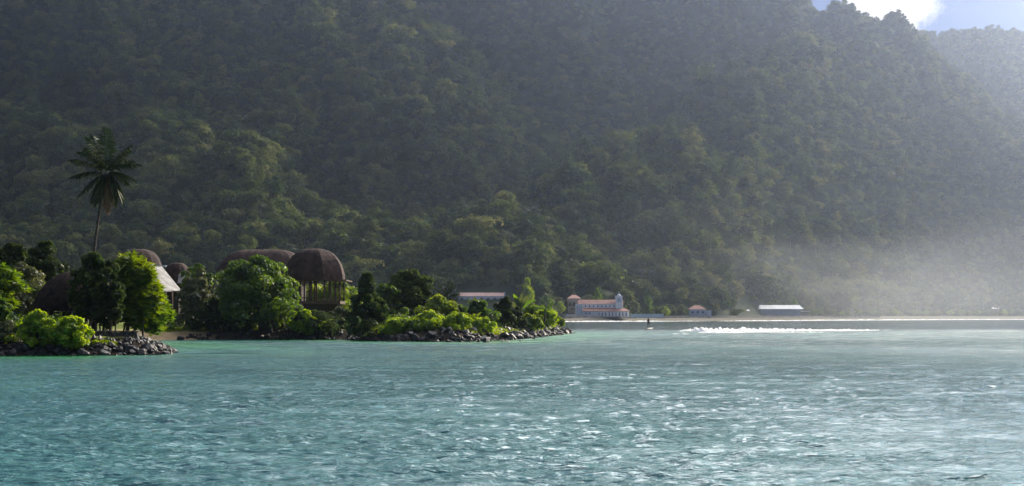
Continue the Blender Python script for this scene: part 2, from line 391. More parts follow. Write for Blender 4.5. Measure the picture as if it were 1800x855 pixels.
def hills():
    xs = np.arange(-1000, 1500, 6.0); ys = np.arange(540, 2560, 6.0)
    Yg, Xg = np.meshgrid(ys, xs, indexing='ij')
    H = terrain_h(Xg, Yg)
    V = np.stack([Xg, Yg, H], -1).reshape(-1, 3); r, c = Xg.shape; idx = np.arange(r * c).reshape(r, c)
    Fq = np.stack([idx[:-1, :-1], idx[:-1, 1:], idx[1:, 1:], idx[1:, :-1]], -1).reshape(-1, 4)
    m, n, l, b = mat_new('hill_ground')
    g = n.new('ShaderNodeNewGeometry'); s = n.new('ShaderNodeSeparateXYZ'); l.new(g.outputs['Position'], s.inputs[0])
    z = n.new('ShaderNodeTexNoise'); z.inputs['Scale'].default_value = .05; z.inputs['Detail'].default_value = 8
    t = n.new('ShaderNodeTexCoord'); l.new(t.outputs['Object'], z.inputs['Vector'])
    r1 = n.new('ShaderNodeValToRGB'); r1.color_ramp.elements[0].color = (.014, .024, .012, 1); r1.color_ramp.elements[1].color = (.035, .05, .02, 1)
    r1.color_ramp.elements[0].position = .4; r1.color_ramp.elements[1].position = .6
    l.new(z.outputs['Fac'], r1.inputs['Fac'])
    r2 = n.new('ShaderNodeMapRange'); r2.inputs['From Min'].default_value = 2.0; r2.inputs['From Max'].default_value = 2.7
    l.new(s.outputs['Z'], r2.inputs['Value'])
    mm = n.new('ShaderNodeMix'); mm.data_type = 'RGBA'; mm.inputs['A'].default_value = (.15, .14, .11, 1)
    l.new(r2.outputs[0], mm.inputs['Factor']); l.new(r1.outputs['Color'], mm.inputs['B']); l.new(mm.outputs['Result'], b.inputs['Base Color'])
    b.inputs['Roughness'].default_value = 1; b.inputs['Specular IOR Level'].default_value = .1
    me = mesh_np('hills', V, Fq, m, smooth=True)
    tag(link('hills', me), 'steep forested mountain across the bay', kind='structure')
hills()

# ------------------------------------------------------------------ foliage geometry
def rot_basis(nrm, rng):
    r = rng.normal(size=nrm.shape); t = np.cross(nrm, r); t /= np.linalg.norm(t, axis=1, keepdims=True) + 1e-9
    return t, np.cross(nrm, t)
def leaves_quads(C, nrm, S, aspect, rng):
    t, b = rot_basis(nrm, rng); S = S[:, None]
    V = np.stack([C - t * S * .5, C + b * S * aspect * .5, C + t * S * .5, C - b * S * aspect * .5], 1)
    return V.reshape(-1, 3)
def blades_quads(B, D, Ln, W, rng):
    s = np.cross(D, rng.normal(size=D.shape)); s /= np.linalg.norm(s, axis=1, keepdims=True) + 1e-9
    mid = B + D * (Ln * .45)[:, None]; tip = B + D * Ln[:, None]; tip[:, 2] -= Ln * .22
    V = np.stack([B, mid + s * W[:, None], tip, mid - s * W[:, None]], 1)
    return V.reshape(-1, 3)
PROF = {
    'round': lambda h: np.sqrt(np.clip(1 - (2 * h - 1) ** 2, 0, 1)),
    'mound': lambda h: np.clip(1 - h ** 2.4, 0, 1) ** .5 * np.clip(.8 + h * 1.2, 0, 1),
    'dome': lambda h: np.clip(1 - h ** 2.2, 0, 1) ** .55 * np.clip(.72 + h * 1.6, 0, 1),
    'spire': lambda h: np.interp(h, [0, .2, .45, .62, .75, .92, 1], [.9, 1, .82, .5, .27, .24, .08]),
    'full': lambda h: np.clip(1 - h ** 2.8, 0, 1) ** .5 * np.clip(.9 + h, 0, 1),
    'flat': lambda h: np.clip(1 - np.abs(h - .6) ** 1.5 * 2.2, 0, 1),
}
def crown(rx, ry, hz, nclump, nleaf, leaf, rng, prof='dome', style='leaf', cr=.26, aspect=.7, clump_tint=.6, nr_=.45):
    """leaf clumps through a crown's volume; base centre at the origin, height hz"""
    nclump = int(nclump * 2.0)
    h = rng.random(nclump) ** .85; R = PROF[prof](h); ang = rng.random(nclump) * 6.283
    rad = np.clip(rng.random(nclump) ** .42, 0, 1) * (1 - cr * .6)
    lump = 1 + .2 * np.sin(ang * 2 + rng.random() * 6 + h * 3) + .14 * np.sin(ang * 5 + h * 9 + rng.random() * 6)
    C = np.stack([np.cos(ang) * R * rad * rx * lump, np.sin(ang) * R * rad * ry * lump, h * hz * (1 - cr * .35) * (1 + (0 if prof == 'spire' else 1) * (.08 * np.sin(ang * 3 + rng.random() * 6) + rng.normal(0, .04, nclump)))], 1)
    rc = cr * (rx + ry) * .5 * (.6 + .8 * rng.random(nclump)) * (.55 + .45 * R)
    ci = rng.integers(0, nclump, nleaf)
    ct = rng.random(nclump)
    if style == 'leaf':
        d = rng.normal(size=(nleaf, 3)); d[:, 2] = np.where(rng.random(nleaf) < .7, np.abs(d[:, 2]), d[:, 2]); d /= np.linalg.norm(d, axis=1, keepdims=True)
        rr = rc[ci] * (.55 + .5 * rng.random(nleaf) ** .6)
        pos = C[ci] + d * rr[:, None] * np.array([1.1, 1.1, .95])
        nrm = d * .7 + rng.normal(size=(nleaf, 3)) * nr_ + np.array([0, 0, .3]); nrm /= np.linalg.norm(nrm, axis=1, keepdims=True)
        V = leaves_quads(pos, nrm, leaf * (.6 + .8 * rng.random(nleaf)), aspect, rng)
    else:
        # rosettes of strap leaves at the branch ends
        per = 22; nr = nleaf // per
        rcen = C[rng.integers(0, nclump, nr)] + rng.normal(size=(nr, 3)) * (cr * rx * .45)
        q = np.repeat(np.arange(nr), per)
        d = rng.normal(size=(nr * per, 3)); d[:, 2] = np.abs(d[:, 2]) * .8 - .1; d /= np.linalg.norm(d, axis=1, keepdims=True)
        V = blades_quads(rcen[q], d, leaf * (.7 + .6 * rng.random(nr * per)), np.full(nr * per, leaf * .10), rng)
        ci = rng.integers(0, nclump, nr)[q]; nleaf = nr * per
    tint = np.clip(ct[ci] * clump_tint + rng.random(nleaf) * (1 - clump_tint), 0, 1)
    return V, tint, C
def quad_idx(n): return np.arange(n * 4).reshape(-1, 4)

# ------------------------------------------------------------------ forest: one mass, its crowns instanced inside the one object
def palm_fronds(rng, n, Ln, leaflets, lw, ll, droop=.5):
    Vs = []
    for i in range(n):
        az = i * 2.4 + rng.random() * .5; el = rng.uniform(-.15, 1.15)
        d = np.array([math.cos(az) * math.cos(el), math.sin(az) * math.cos(el), math.sin(el)])
        Vs.append(frond_quads(np.zeros(3), d * Ln, droop * Ln, leaflets, lw, ll, rng))
    return np.concatenate(Vs)
def frond_quads(base, vec, sag, n, lw, ll, rng):
    t = np.linspace(.08, 1, n)
    pos = base + vec * t[:, None] + np.stack([0 * t, 0 * t, -sag * t * t], 1)
    tan = vec + np.stack([0 * t, 0 * t, -2 * sag * t], 1); tan /= np.linalg.norm(tan, axis=1, keepdims=True)
    side = np.cross(tan, [0, 0, 1.0]); side /= np.linalg.norm(side, axis=1, keepdims=True) + 1e-6
    out = []
    env = np.sin(np.clip(t * 1.05, 0, 1) * math.pi * .82 + .35)
    for s in (-1, 1):
        D = side * s * .75 + tan * .6 + np.array([0, 0, -.38]) + rng.normal(size=pos.shape) * .10
        D /= np.linalg.norm(D, axis=1, keepdims=True)
        out.append(blades_quads(pos, D, ll * np.clip(env, .25, 1) * (.8 + .4 * rng.random(n)), np.full(n, lw), rng))
    # midrib ribbon
    s0 = side * lw * .9
    rb = np.stack([pos[:-1] - s0[:-1], pos[:-1] + s0[:-1], pos[1:] + s0[1:], pos[1:] - s0[1:]], 1).reshape(-1, 3)
    out.append(rb)
    return np.concatenate(out)
def forest():
    rng = np.random.default_rng(77)
    Vs, tint, pid, mi = [], [], [], []
    def add(V, t, k, m):
        Vs.append(V); tint.append(t); pid.append(np.full(len(V), k)); mi.append(np.full(len(V) // 4, m))
    specs = [('dome', 1, 1, 1.15, 26, 1500, .15), ('round', 1, .9, 1.5, 22, 1400, .16), ('dome', 1.1, 1, .9, 30, 1500, .15),
             ('flat', 1.2, 1.1, .65, 16, 1000, .15), ('mound', 1, 1, 1.3, 34, 1600, .13), ('round', .8, .8, 1.8, 26, 1400, .14)]
    for k, (pr, rx, ry, hz, nc, nl, lf) in enumerate(specs):
        V, t, _ = crown(rx, ry, hz, nc, nl, lf, rng, pr, cr=.30, clump_tint=.5, nr_=.22)
        V[:, 2] -= .25
        if pr == 'flat': V[:, 2] += .5
        add(V, t, k, 0)
    for k in (6, 7):                                    # coconut palms among the forest
        V = palm_fronds(rng, 16, 1.0, 12, .035, .35, .55); V[:, 2] += 2.0 + (k - 6) * .5
        add(V, rng.random(len(V) // 4), k, 1)
        h = 2.0 + (k - 6) * .5; rr = .035
        tr = []
        for a0 in range(4):
            a1, a2 = a0 * 1.5708, (a0 + 1) * 1.5708
            tr.append([[math.cos(a1) * rr, math.sin(a1) * rr, -.5], [math.cos(a2) * rr, math.sin(a2) * rr, -.5], [math.cos(a2) * rr, math.sin(a2) * rr, h], [math.cos(a1) * rr, math.sin(a1) * rr, h]])
        tr = np.array(tr).reshape(-1, 3); add(tr, np.zeros(4), k, 2)
    nproto = sum(len(v) for v in Vs)
    # where the trees stand
    pts = []
    s = 5.0
    gx, gy = np.meshgrid(np.arange(-700, 1150, s), np.arange(590, 2180, s))
    gx = gx.ravel() + rng.uniform(-.5, .5, gx.size) * s; gy = gy.ravel() + rng.uniform(-.5, .5, gy.size) * s
    u = gx / gy * F + 900
    keep = (u > -260) & (u < 2080) & (gy > 0)
    keep &= (gy < 1470) | (u > 1380)
    ins = (gy - shoreY(gx)) * .8
    keep &= ins > 34
    e_ = 4.0; hh = terrain_h(gx, gy)       # steep ground carries more trees for its plan area
    st = np.hypot(terrain_h(gx + e_, gy) - hh, terrain_h(gx, gy + e_) - hh) / e_
    keep &= rng.random(gx.size) < np.clip(np.interp(gy, [700, 1300], [.45, .75]) * np.sqrt(1 + st * st), 0, 1)
    # clearings for the village
    for (u0, u1, y0, y1) in CLEAR: keep &= ~((u > u0) & (u < u1) & (gy > y0) & (gy < y1))
    gx, gy, u = gx[keep], gy[keep], u[keep]
    gz = terrain_h(gx, gy)
    rowpx = HOR - (gz - CH) / gy * F
    k2 = rowpx > -90
    gx, gy, gz, u = gx[k2], gy[k2], gz[k2], u[k2]
    n = len(gx); print('forest trees', n)
    low = np.clip(1 - gz / 90, 0, 1)
    kind = rng.integers(0, 6, n)
    pal = rng.random(n) < low * .09; kind = np.where(pal, rng.integers(6, 8, n), kind)
    patch = fbm(gx / 60, gy / 60, 2, 41)
    sc = np.clip(rng.lognormal(0, .28, n), .5, 1.9) * (5.0 + 1.4 * patch)
    sc = np.where(rng.random(n) < .13, sc * 1.5, sc)
    sc = np.where(pal, rng.uniform(3.0, 4.2, n), sc)
    sc = np.where(gz < 8, np.minimum(sc, 3.4), sc)
    sc *= np.interp(gy, [600, 900, 1400, 2000], [1.0, .95, .68, .62])
    PV = np.stack([gx, gy, gz + np.where(pal, 0, sc * .12)], 1)
    V = np.concatenate([PV] + Vs)
    me = mesh_np('forest', V, quad_idx(nproto // 4) + n, [M['forest'], M['palm_far'], M['bark_pale']], midx=np.concatenate(mi),
                 attrs={'tint': ('FACE', np.concatenate(tint)),
                        'fsc': ('POINT', np.concatenate([sc, np.ones(nproto)])),
                        'frot': ('POINT', np.concatenate([rng.random(n) * 6.283, np.zeros(nproto)]))}, smooth=False)
    a = me.attributes.new('pid', 'INT', 'POINT'); a.data.foreach_set('value', np.concatenate([np.full(n, -1)] + pid).astype(np.int32))
    a = me.attributes.new('fkind', 'INT', 'POINT'); a.data.foreach_set('value', np.concatenate([kind, np.zeros(nproto)]).astype(np.int32))
    o = link('forest', me); tag(o, 'dense rainforest canopy covering the mountainside', kind='stuff')
    g = bpy.data.node_groups.new('forest_scatter', 'GeometryNodeTree')
    g.interface.new_socket('Geometry', in_out='INPUT', socket_type='NodeSocketGeometry')
    g.interface.new_socket('Geometry', in_out='OUTPUT', socket_type='NodeSocketGeometry')
    nd, lk = g.nodes, g.links
    gi, go = nd.new('NodeGroupInput'), nd.new('NodeGroupOutput')
    def attr(nm, ty):
        q = nd.new('GeometryNodeInputNamedAttribute'); q.data_type = ty; q.inputs['Name'].default_value = nm
        return [s for s in q.outputs if s.enabled and s.name == 'Attribute'][0]
    cmp = nd.new('FunctionNodeCompare'); cmp.data_type = 'INT'; cmp.operation = 'GREATER_EQUAL'
    ci = [s for s in cmp.inputs if s.enabled]; pida = attr('pid', 'INT'); lk.new(pida, ci[0]); ci[1].default_value = 0
    sep = nd.new('GeometryNodeSeparateGeometry'); sep.domain = 'POINT'
    lk.new(gi.outputs[0], sep.inputs[0]); lk.new(cmp.outputs[0], sep.inputs['Selection'])
    spl = nd.new('GeometryNodeSplitToInstances'); spl.domain = 'POINT'
    lk.new(sep.outputs[0], spl.inputs[0]); lk.new(pida, spl.inputs['Group ID'])
    m2p = nd.new('GeometryNodeMeshToPoints'); lk.new(sep.outputs[1], m2p.inputs[0])
    iop = nd.new('GeometryNodeInstanceOnPoints'); iop.inputs['Pick Instance'].default_value = True
    lk.new(m2p.outputs[0], iop.inputs['Points']); lk.new(spl.outputs[0], iop.inputs['Instance'])
    lk.new(attr('fkind', 'INT'), iop.inputs['Instance Index'])
    cx = nd.new('ShaderNodeCombineXYZ'); lk.new(attr('frot', 'FLOAT'), cx.inputs['Z'])
    e2r = nd.new('FunctionNodeEulerToRotation'); lk.new(cx.outputs[0], e2r.inputs[0]); lk.new(e2r.outputs[0], iop.inputs['Rotation'])
    lk.new(attr('fsc', 'FLOAT'), iop.inputs['Scale'])
    lk.new(iop.outputs[0], go.inputs[0])
    md = o.modifiers.new('scatter', 'NODES'); md.node_group = g
CLEAR = [(985, 1175, 560, 642), (1200, 1258, 560, 706), (1298, 1428, 600, 838), (800, 892, 560, 676)]
forest()

# ------------------------------------------------------------------ headland ground
def ground_z(Xg, Yg):
    d = sdist(Xg, Yg)
    beachy = np.exp(-(((Xg + 31.5) / 4.5) ** 2 + ((Yg - 126) / 9.0) ** 2))
    bank = np.interp(d, [-6, -2, 0, 1.6, 3.5, 40], [-2.2, -.9, -.05, .72, 1.0, 1.35])
    soft = np.interp(d, [-6, 0, 4, 9, 40], [-1.2, 0, .42, .9, 1.3])
    h = bank * (1 - beachy) + soft * beachy
    return h + np.clip(d, 0, 1.5) * .09 * fbm(Xg / 2.2, Yg / 2.2, 3, 17)
def gz1(x, y): return float(ground_z(np.array([x]), np.array([y]))[0])
def headland():
    xs = np.arange(-95, 14, .6); ys = np.arange(66, 246, .6)
    Yg, Xg = np.meshgrid(ys, xs, indexing='ij'); H = ground_z(Xg, Yg); d = sdist(Xg, Yg)
    keep = (d > -6)
    V = np.stack([Xg, Yg, H], -1).reshape(-1, 3); r, c = Xg.shape; idx = np.arange(r * c).reshape(r, c)
    Fq = np.stack([idx[:-1, :-1], idx[:-1, 1:], idx[1:, 1:], idx[1:, :-1]], -1).reshape(-1, 4)
    Fq = Fq[keep.ravel()[Fq].all(1)]
    sand = np.clip(2.2 * np.exp(-(((Xg + 31.5) / 3.6) ** 2 + ((Yg - 126) / 6.0) ** 2)), 0, 1) + .7 * np.exp(-(((Xg + 24) / 9) ** 2 + ((Yg - 144) / 2.0) ** 2))
    grass = np.clip((d - 2.2) / 1.2, 0, 1)
    m, n, l, b = mat_new('headland_ground'); b.inputs['Roughness'].default_value = 1; b.inputs['Specular IOR Level'].default_value = .1
    t = n.new('ShaderNodeTexCoord'); z = n.new('ShaderNodeTexNoise'); z.inputs['Scale'].default_value = .8; z.inputs['Detail'].default_value = 8
    l.new(t.outputs['Object'], z.inputs['Vector'])
    def ramp(c1, c2):
        r_ = n.new('ShaderNodeValToRGB'); r_.color_ramp.elements[0].position = .38; r_.color_ramp.elements[1].position = .62
        r_.color_ramp.elements[0].color = (*c1, 1); r_.color_ramp.elements[1].color = (*c2, 1); l.new(z.outputs['Fac'], r_.inputs['Fac']); return r_.outputs['Color']
    def mix(fac, A, B):
        q = n.new('ShaderNodeMix'); q.data_type = 'RGBA'; at = n.new('ShaderNodeAttribute'); at.attribute_name = fac
        l.new(at.outputs['Fac'], q.inputs['Factor']); l.new(A, q.inputs['A']); l.new(B, q.inputs['B']); return q.outputs['Result']
    soil = ramp((.025, .02, .016), (.06, .045, .032)); gr = ramp((.10, .15, .025), (.22, .24, .05)); sn = ramp((.38, .27, .15), (.52, .38, .22))
    l.new(mix('sand', mix('grass', soil, gr), sn), b.inputs['Base Color'])
    me = mesh_np('ground', V, Fq, m, smooth=True, attrs={'sand': ('POINT', np.clip(sand, 0, 1).ravel()), 'grass': ('POINT', grass.ravel())})
    tag(link('ground', me), 'low grassy headland with a small sandy beach', kind='structure')
headland()

# ------------------------------------------------------------------ trees and shrubs of the headland
def trunk_mb(base, top, r0, limbs, rng, extra=()):
    mb = MB(); base = Vector(base); top = Vector(top)
    mid = base.lerp(top, .5) + Vector((rng.normal() * .12, rng.normal() * .12, 0))
    mb.tube([base - Vector((0, 0, .25)), base + Vector((0, 0, .05)), mid, top], [r0 * 1.5, r0 * 1.15, r0 * .85, r0 * .55], 9)
    for p in limbs:
        p = Vector(p); s = base.lerp(top, float(rng.uniform(.45, .98)))
        k = s.lerp(p, .5) + Vector((rng.normal() * .15, rng.normal() * .15, rng.uniform(0, .3)))
        mb.tube([s, k, p], [r0 * .42, r0 * .28, r0 * .1], 6)
    for b_, t_, r_ in extra: mb.tube([b_, Vector(b_).lerp(Vector(t_), .5) + Vector((rng.normal() * .15, 0, 0)), t_], [r_ * 1.3, r_, r_ * .6], 7)
    return mb
SEED = [100]
def plant(name, label, cat, px, hw, top, bot, Y, mat, nl, leaf, prof='dome', style='leaf', nc=26, cr=.26, tr=.14, base_px=None, group=None,
          gz=None, depth=.85, stems=0, bark='bark', aspect=.7, nlimb=7, base_z=None, ct=.6):
    SEED[0] += 1; rng = np.random.default_rng(SEED[0])
    cx = X(px, Y); rx = hw * 1.1 / F * Y; z0 = Z(bot, Y); z1 = Z(top, Y); bx = X(base_px if base_px is not None else px, Y)
    g = base_z if base_z is not None else gz1(bx, Y)
    z0 = max(z0, g - .1)
    root = empty(name, (bx, Y, g), label, cat, group)
    V, t, C = crown(rx, rx * depth, z1 - z0, nc, nl, leaf, rng, prof, style, cr, aspect, ct)
    V += np.array([cx, Y, z0]); C = C + np.array([cx, Y, z0])
    link('crown', mesh_np('crown', V, quad_idx(len(t)), M[mat], attrs={'tint': ('FACE', t)}), root)
    if tr:
        topz = z0 + (z1 - z0) * (.55 if prof != 'spire' else .9)
        limbs = [tuple(C[i]) for i in rng.choice(len(C), min(nlimb, len(C)), replace=False)]
        ex = []
        for i in range(stems):
            ox = rng.uniform(-.75, .75) * rx; oy = rng.uniform(-.4, .4) * rx
            gg = gz1(cx + ox, Y + oy); ex.append(((cx + ox, Y + oy, gg - .15), (cx + ox * .8, Y + oy * .8, z0 + (z1 - z0) * .3), tr * .45))
        trunk_mb((bx, Y, g), (cx, Y, topz), tr, limbs, rng, ex).build('trunk', M[bark], root, smooth=True)
    return root

# -- left spit
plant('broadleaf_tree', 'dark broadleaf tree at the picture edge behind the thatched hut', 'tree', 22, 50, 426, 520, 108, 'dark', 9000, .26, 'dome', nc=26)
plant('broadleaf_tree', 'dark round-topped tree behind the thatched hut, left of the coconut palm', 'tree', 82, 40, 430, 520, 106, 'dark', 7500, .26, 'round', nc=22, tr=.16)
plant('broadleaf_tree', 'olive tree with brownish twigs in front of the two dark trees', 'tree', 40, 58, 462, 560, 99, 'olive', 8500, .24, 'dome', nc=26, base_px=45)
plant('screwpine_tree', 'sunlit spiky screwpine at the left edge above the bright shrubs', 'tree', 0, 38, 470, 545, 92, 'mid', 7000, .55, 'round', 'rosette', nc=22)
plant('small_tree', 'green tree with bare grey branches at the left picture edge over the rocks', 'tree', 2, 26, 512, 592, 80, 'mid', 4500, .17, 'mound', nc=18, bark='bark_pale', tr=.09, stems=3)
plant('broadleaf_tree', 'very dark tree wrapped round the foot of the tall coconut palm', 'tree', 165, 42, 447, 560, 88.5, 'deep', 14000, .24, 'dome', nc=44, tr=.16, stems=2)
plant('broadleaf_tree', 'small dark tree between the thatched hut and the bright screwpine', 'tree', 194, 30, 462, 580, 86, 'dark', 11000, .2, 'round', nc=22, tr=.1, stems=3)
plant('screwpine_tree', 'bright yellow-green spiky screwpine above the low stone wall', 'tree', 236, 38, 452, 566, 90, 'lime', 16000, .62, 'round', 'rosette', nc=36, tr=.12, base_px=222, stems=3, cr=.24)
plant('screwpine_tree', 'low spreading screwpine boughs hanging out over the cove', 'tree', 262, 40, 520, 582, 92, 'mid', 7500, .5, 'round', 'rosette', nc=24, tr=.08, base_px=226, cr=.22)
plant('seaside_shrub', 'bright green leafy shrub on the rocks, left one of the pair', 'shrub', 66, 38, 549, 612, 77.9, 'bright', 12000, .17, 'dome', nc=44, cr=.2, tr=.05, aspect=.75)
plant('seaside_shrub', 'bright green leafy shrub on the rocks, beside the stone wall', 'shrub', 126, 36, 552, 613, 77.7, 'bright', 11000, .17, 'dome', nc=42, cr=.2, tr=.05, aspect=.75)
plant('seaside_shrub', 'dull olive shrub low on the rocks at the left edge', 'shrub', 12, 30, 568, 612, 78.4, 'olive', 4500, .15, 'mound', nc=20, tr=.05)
# -- cove and lawn
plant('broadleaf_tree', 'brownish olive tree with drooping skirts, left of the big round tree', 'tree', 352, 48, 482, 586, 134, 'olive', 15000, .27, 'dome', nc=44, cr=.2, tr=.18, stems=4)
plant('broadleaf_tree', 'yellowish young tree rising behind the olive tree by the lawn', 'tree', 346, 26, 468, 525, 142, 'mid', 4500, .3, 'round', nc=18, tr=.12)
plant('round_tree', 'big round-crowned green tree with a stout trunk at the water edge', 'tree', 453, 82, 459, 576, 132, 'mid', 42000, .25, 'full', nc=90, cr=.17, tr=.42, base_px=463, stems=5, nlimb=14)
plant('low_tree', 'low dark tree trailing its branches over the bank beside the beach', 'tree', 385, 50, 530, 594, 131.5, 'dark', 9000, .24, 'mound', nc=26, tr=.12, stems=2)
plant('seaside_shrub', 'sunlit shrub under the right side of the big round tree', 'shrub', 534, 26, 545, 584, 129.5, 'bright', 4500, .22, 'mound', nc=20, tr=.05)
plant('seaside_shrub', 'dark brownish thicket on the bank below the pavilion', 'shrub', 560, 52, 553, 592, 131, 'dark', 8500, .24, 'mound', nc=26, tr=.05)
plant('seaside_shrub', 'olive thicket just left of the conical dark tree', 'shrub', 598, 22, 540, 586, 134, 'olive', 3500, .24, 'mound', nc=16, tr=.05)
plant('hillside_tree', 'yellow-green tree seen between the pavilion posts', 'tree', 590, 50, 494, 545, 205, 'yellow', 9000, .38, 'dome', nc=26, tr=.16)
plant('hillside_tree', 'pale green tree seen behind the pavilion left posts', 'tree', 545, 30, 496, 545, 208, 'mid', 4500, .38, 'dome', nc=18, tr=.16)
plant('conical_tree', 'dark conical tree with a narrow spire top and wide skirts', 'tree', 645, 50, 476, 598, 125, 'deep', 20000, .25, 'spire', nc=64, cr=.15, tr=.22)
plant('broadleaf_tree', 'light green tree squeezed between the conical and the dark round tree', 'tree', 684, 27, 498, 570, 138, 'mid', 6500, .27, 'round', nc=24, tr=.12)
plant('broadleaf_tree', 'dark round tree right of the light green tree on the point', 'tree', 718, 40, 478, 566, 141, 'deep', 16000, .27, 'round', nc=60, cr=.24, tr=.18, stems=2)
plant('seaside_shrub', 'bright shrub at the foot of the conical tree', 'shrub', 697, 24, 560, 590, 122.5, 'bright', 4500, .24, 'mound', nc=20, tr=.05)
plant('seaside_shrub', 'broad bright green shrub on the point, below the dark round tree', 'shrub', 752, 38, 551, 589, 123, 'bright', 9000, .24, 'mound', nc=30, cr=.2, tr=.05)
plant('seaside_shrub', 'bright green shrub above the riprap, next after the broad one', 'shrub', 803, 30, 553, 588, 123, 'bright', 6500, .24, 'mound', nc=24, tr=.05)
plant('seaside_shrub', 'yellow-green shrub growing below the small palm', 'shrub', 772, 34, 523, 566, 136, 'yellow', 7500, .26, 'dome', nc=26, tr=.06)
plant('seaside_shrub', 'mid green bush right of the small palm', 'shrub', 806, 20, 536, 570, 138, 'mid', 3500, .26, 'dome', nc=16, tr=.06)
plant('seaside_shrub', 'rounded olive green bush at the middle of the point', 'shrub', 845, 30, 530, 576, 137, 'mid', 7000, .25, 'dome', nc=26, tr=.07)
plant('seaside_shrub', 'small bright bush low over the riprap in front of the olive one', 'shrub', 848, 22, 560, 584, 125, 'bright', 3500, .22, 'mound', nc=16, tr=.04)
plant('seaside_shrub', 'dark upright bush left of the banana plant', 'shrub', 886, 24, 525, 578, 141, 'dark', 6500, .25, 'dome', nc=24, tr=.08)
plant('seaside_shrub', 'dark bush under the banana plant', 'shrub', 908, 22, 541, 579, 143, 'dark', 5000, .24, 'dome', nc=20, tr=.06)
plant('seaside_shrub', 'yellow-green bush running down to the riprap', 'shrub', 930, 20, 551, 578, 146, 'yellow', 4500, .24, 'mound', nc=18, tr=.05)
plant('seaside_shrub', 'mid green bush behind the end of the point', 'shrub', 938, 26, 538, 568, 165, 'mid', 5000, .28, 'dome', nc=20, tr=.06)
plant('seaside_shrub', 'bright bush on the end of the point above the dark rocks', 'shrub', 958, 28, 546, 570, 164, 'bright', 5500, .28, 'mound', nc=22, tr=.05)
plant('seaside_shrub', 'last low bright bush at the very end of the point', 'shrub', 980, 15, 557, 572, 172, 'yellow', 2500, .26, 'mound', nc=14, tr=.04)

# -- palms
def palm(name, label, px, crown_py, base_px, Y, fr, trunk_r=.14, ll=.95, lw=.042, n=60, seed=5, mat='palm', base_z=None, nuts=True, group=None, bow=1.0):
    rng = np.random.default_rng(seed)
    c = P(px, crown_py, Y); bx = X(base_px, Y); g = base_z if base_z is not None else gz1(bx, Y)
    root = empty(name, (bx, Y, g), label, 'palm tree', group)
    pts, rad = [], []
    for i in range(13):
        t = i / 12
        p = Vector((bx, Y, g - .2)).lerp(c, t) + Vector((-bow * .35 * math.sin(math.pi * t), 0, 0))
        pts.append(p); rad.append(trunk_r * (1.5 - .55 * min(1, t * 6)) * (1 - .35 * t) * (1 + .05 * (i % 2)))
    MB().tube(pts, rad, 10).build('trunk', M['bark'], root, smooth=True)
    for (dx, dz, dy, sag, mt) in fr:
        vec = np.array([dx / F * Y, dy / F * Y, dz / F * Y]); Ls = np.linalg.norm(vec)
        sag *= 1.3; vec2 = vec + np.array([0, 0, sag * Ls])
        V = frond_quads(np.array(c), vec2, sag * Ls, n, lw, ll, rng)
        t = np.clip(rng.random(len(V) // 4) * .6 + rng.random() * .4, 0, 1)
        link('frond', mesh_np('frond', V, quad_idx(len(t)), M[mt or mat], attrs={'tint': ('FACE', t)}), root)
    if nuts:
        for i in range(5):
            a0 = i * 1.3; mb = MB(); q = Vector(c) + Vector((math.cos(a0) * .28, math.sin(a0) * .28, -.3))
            mb.tube([q + Vector((0, 0, z)) for z in (-.15, -.1, 0, .1, .15)], [.03, .1, .14, .1, .03], 8).build('coconut', M['wood_dark'], root, True)
    return root
big = [(-5, 80, 8, .05, None), (8, 76, -14, .12, None), (-36, 64, 0, .5, None), (-30, 70, 20, .35, None), (-52, 38, 12, .5, None), (-62, 22, -10, .35, None), (-64, -8, 5, .28, None),
       (-48, -44, -8, .30, None), (-30, -52, 15, .25, None), (-14, -60, -18, .2, None), (-24, 40, -45, .4, None),
       (2, -70, 5, .1, 'dead'), (14, -58, 20, .2, None), (32, -56, -8, .45, None), (26, -46, 25, .5, None), (44, -24, 6, .45, None), (46, -12, 26, .4, None), (60, 14, 4, .45, None),
       (56, 18, -22, .45, None), (46, 50, 5, .35, None), (36, 44, 26, .35, None), (20, 30, 50, .4, None)]
palm('coconut_palm', 'tall lone coconut palm towering over the left trees and huts', 186, 304, 160, 112, big, seed=4, n=58)
small = [(math.cos(a_) * r_, math.sin(a_) * r_, d_, .3, None) for a_, r_, d_ in [(1.6, 38, 0), (1.3, 34, 8), (1.95, 33, -6), (.9, 28, 5), (2.4, 28, -5), (.3, 26, 6), (2.9, 26, 8), (-.3, 26, -6), (3.5, 26, 3), (1.1, 30, -12)]]
palm('small_palm', 'small upright palm rising behind the bushes of the point', 782, 524, 784, 150, small, .12, .6, .04, 30, 8, nuts=False, bow=.2)
def rosette_palm(name, label, px, py, Y, r, mat, seed, cat='palm', n=11, upr=.75):
    rng = np.random.default_rng(seed); c = P(px, py, Y); g = gz1(c.x, Y)
    root = empty(name, (c.x, Y, g), label, cat)
    MB().tube([(c.x, Y, g - .1), (c.x, Y, (g + c.z) / 2), tuple(c)], [.11, .09, .07], 8).build('trunk', M['bark'], root, True)
    for i in range(n):
        az = i * 2.4; el = rng.uniform(.1, 1.25) * upr; Lr = r / F * Y * rng.uniform(.8, 1.1)
        vec = np.array([math.cos(az) * math.cos(el), math.sin(az) * math.cos(el), math.sin(el)]) * Lr
        V = frond_quads(np.array(c), vec + np.array([0, 0, .15 * Lr]), .45 * Lr, 26, .035, .42 * Lr / 1.3 * .55, rng); t = rng.random(len(V) // 4)
        link('frond', mesh_np('frond', V, quad_idx(len(t)), M[mat], attrs={'tint': ('FACE', t)}), root)
rosette_palm('young_palm', 'bright young palm between the big round tree and the conical tree', 563, 572, 129.5, 34, 'bright', 11)
rosette_palm('young_palm', 'young palm with yellow fronds among bushes right of the pale building', 832, 560, 126, 24, 'yellow', 12)
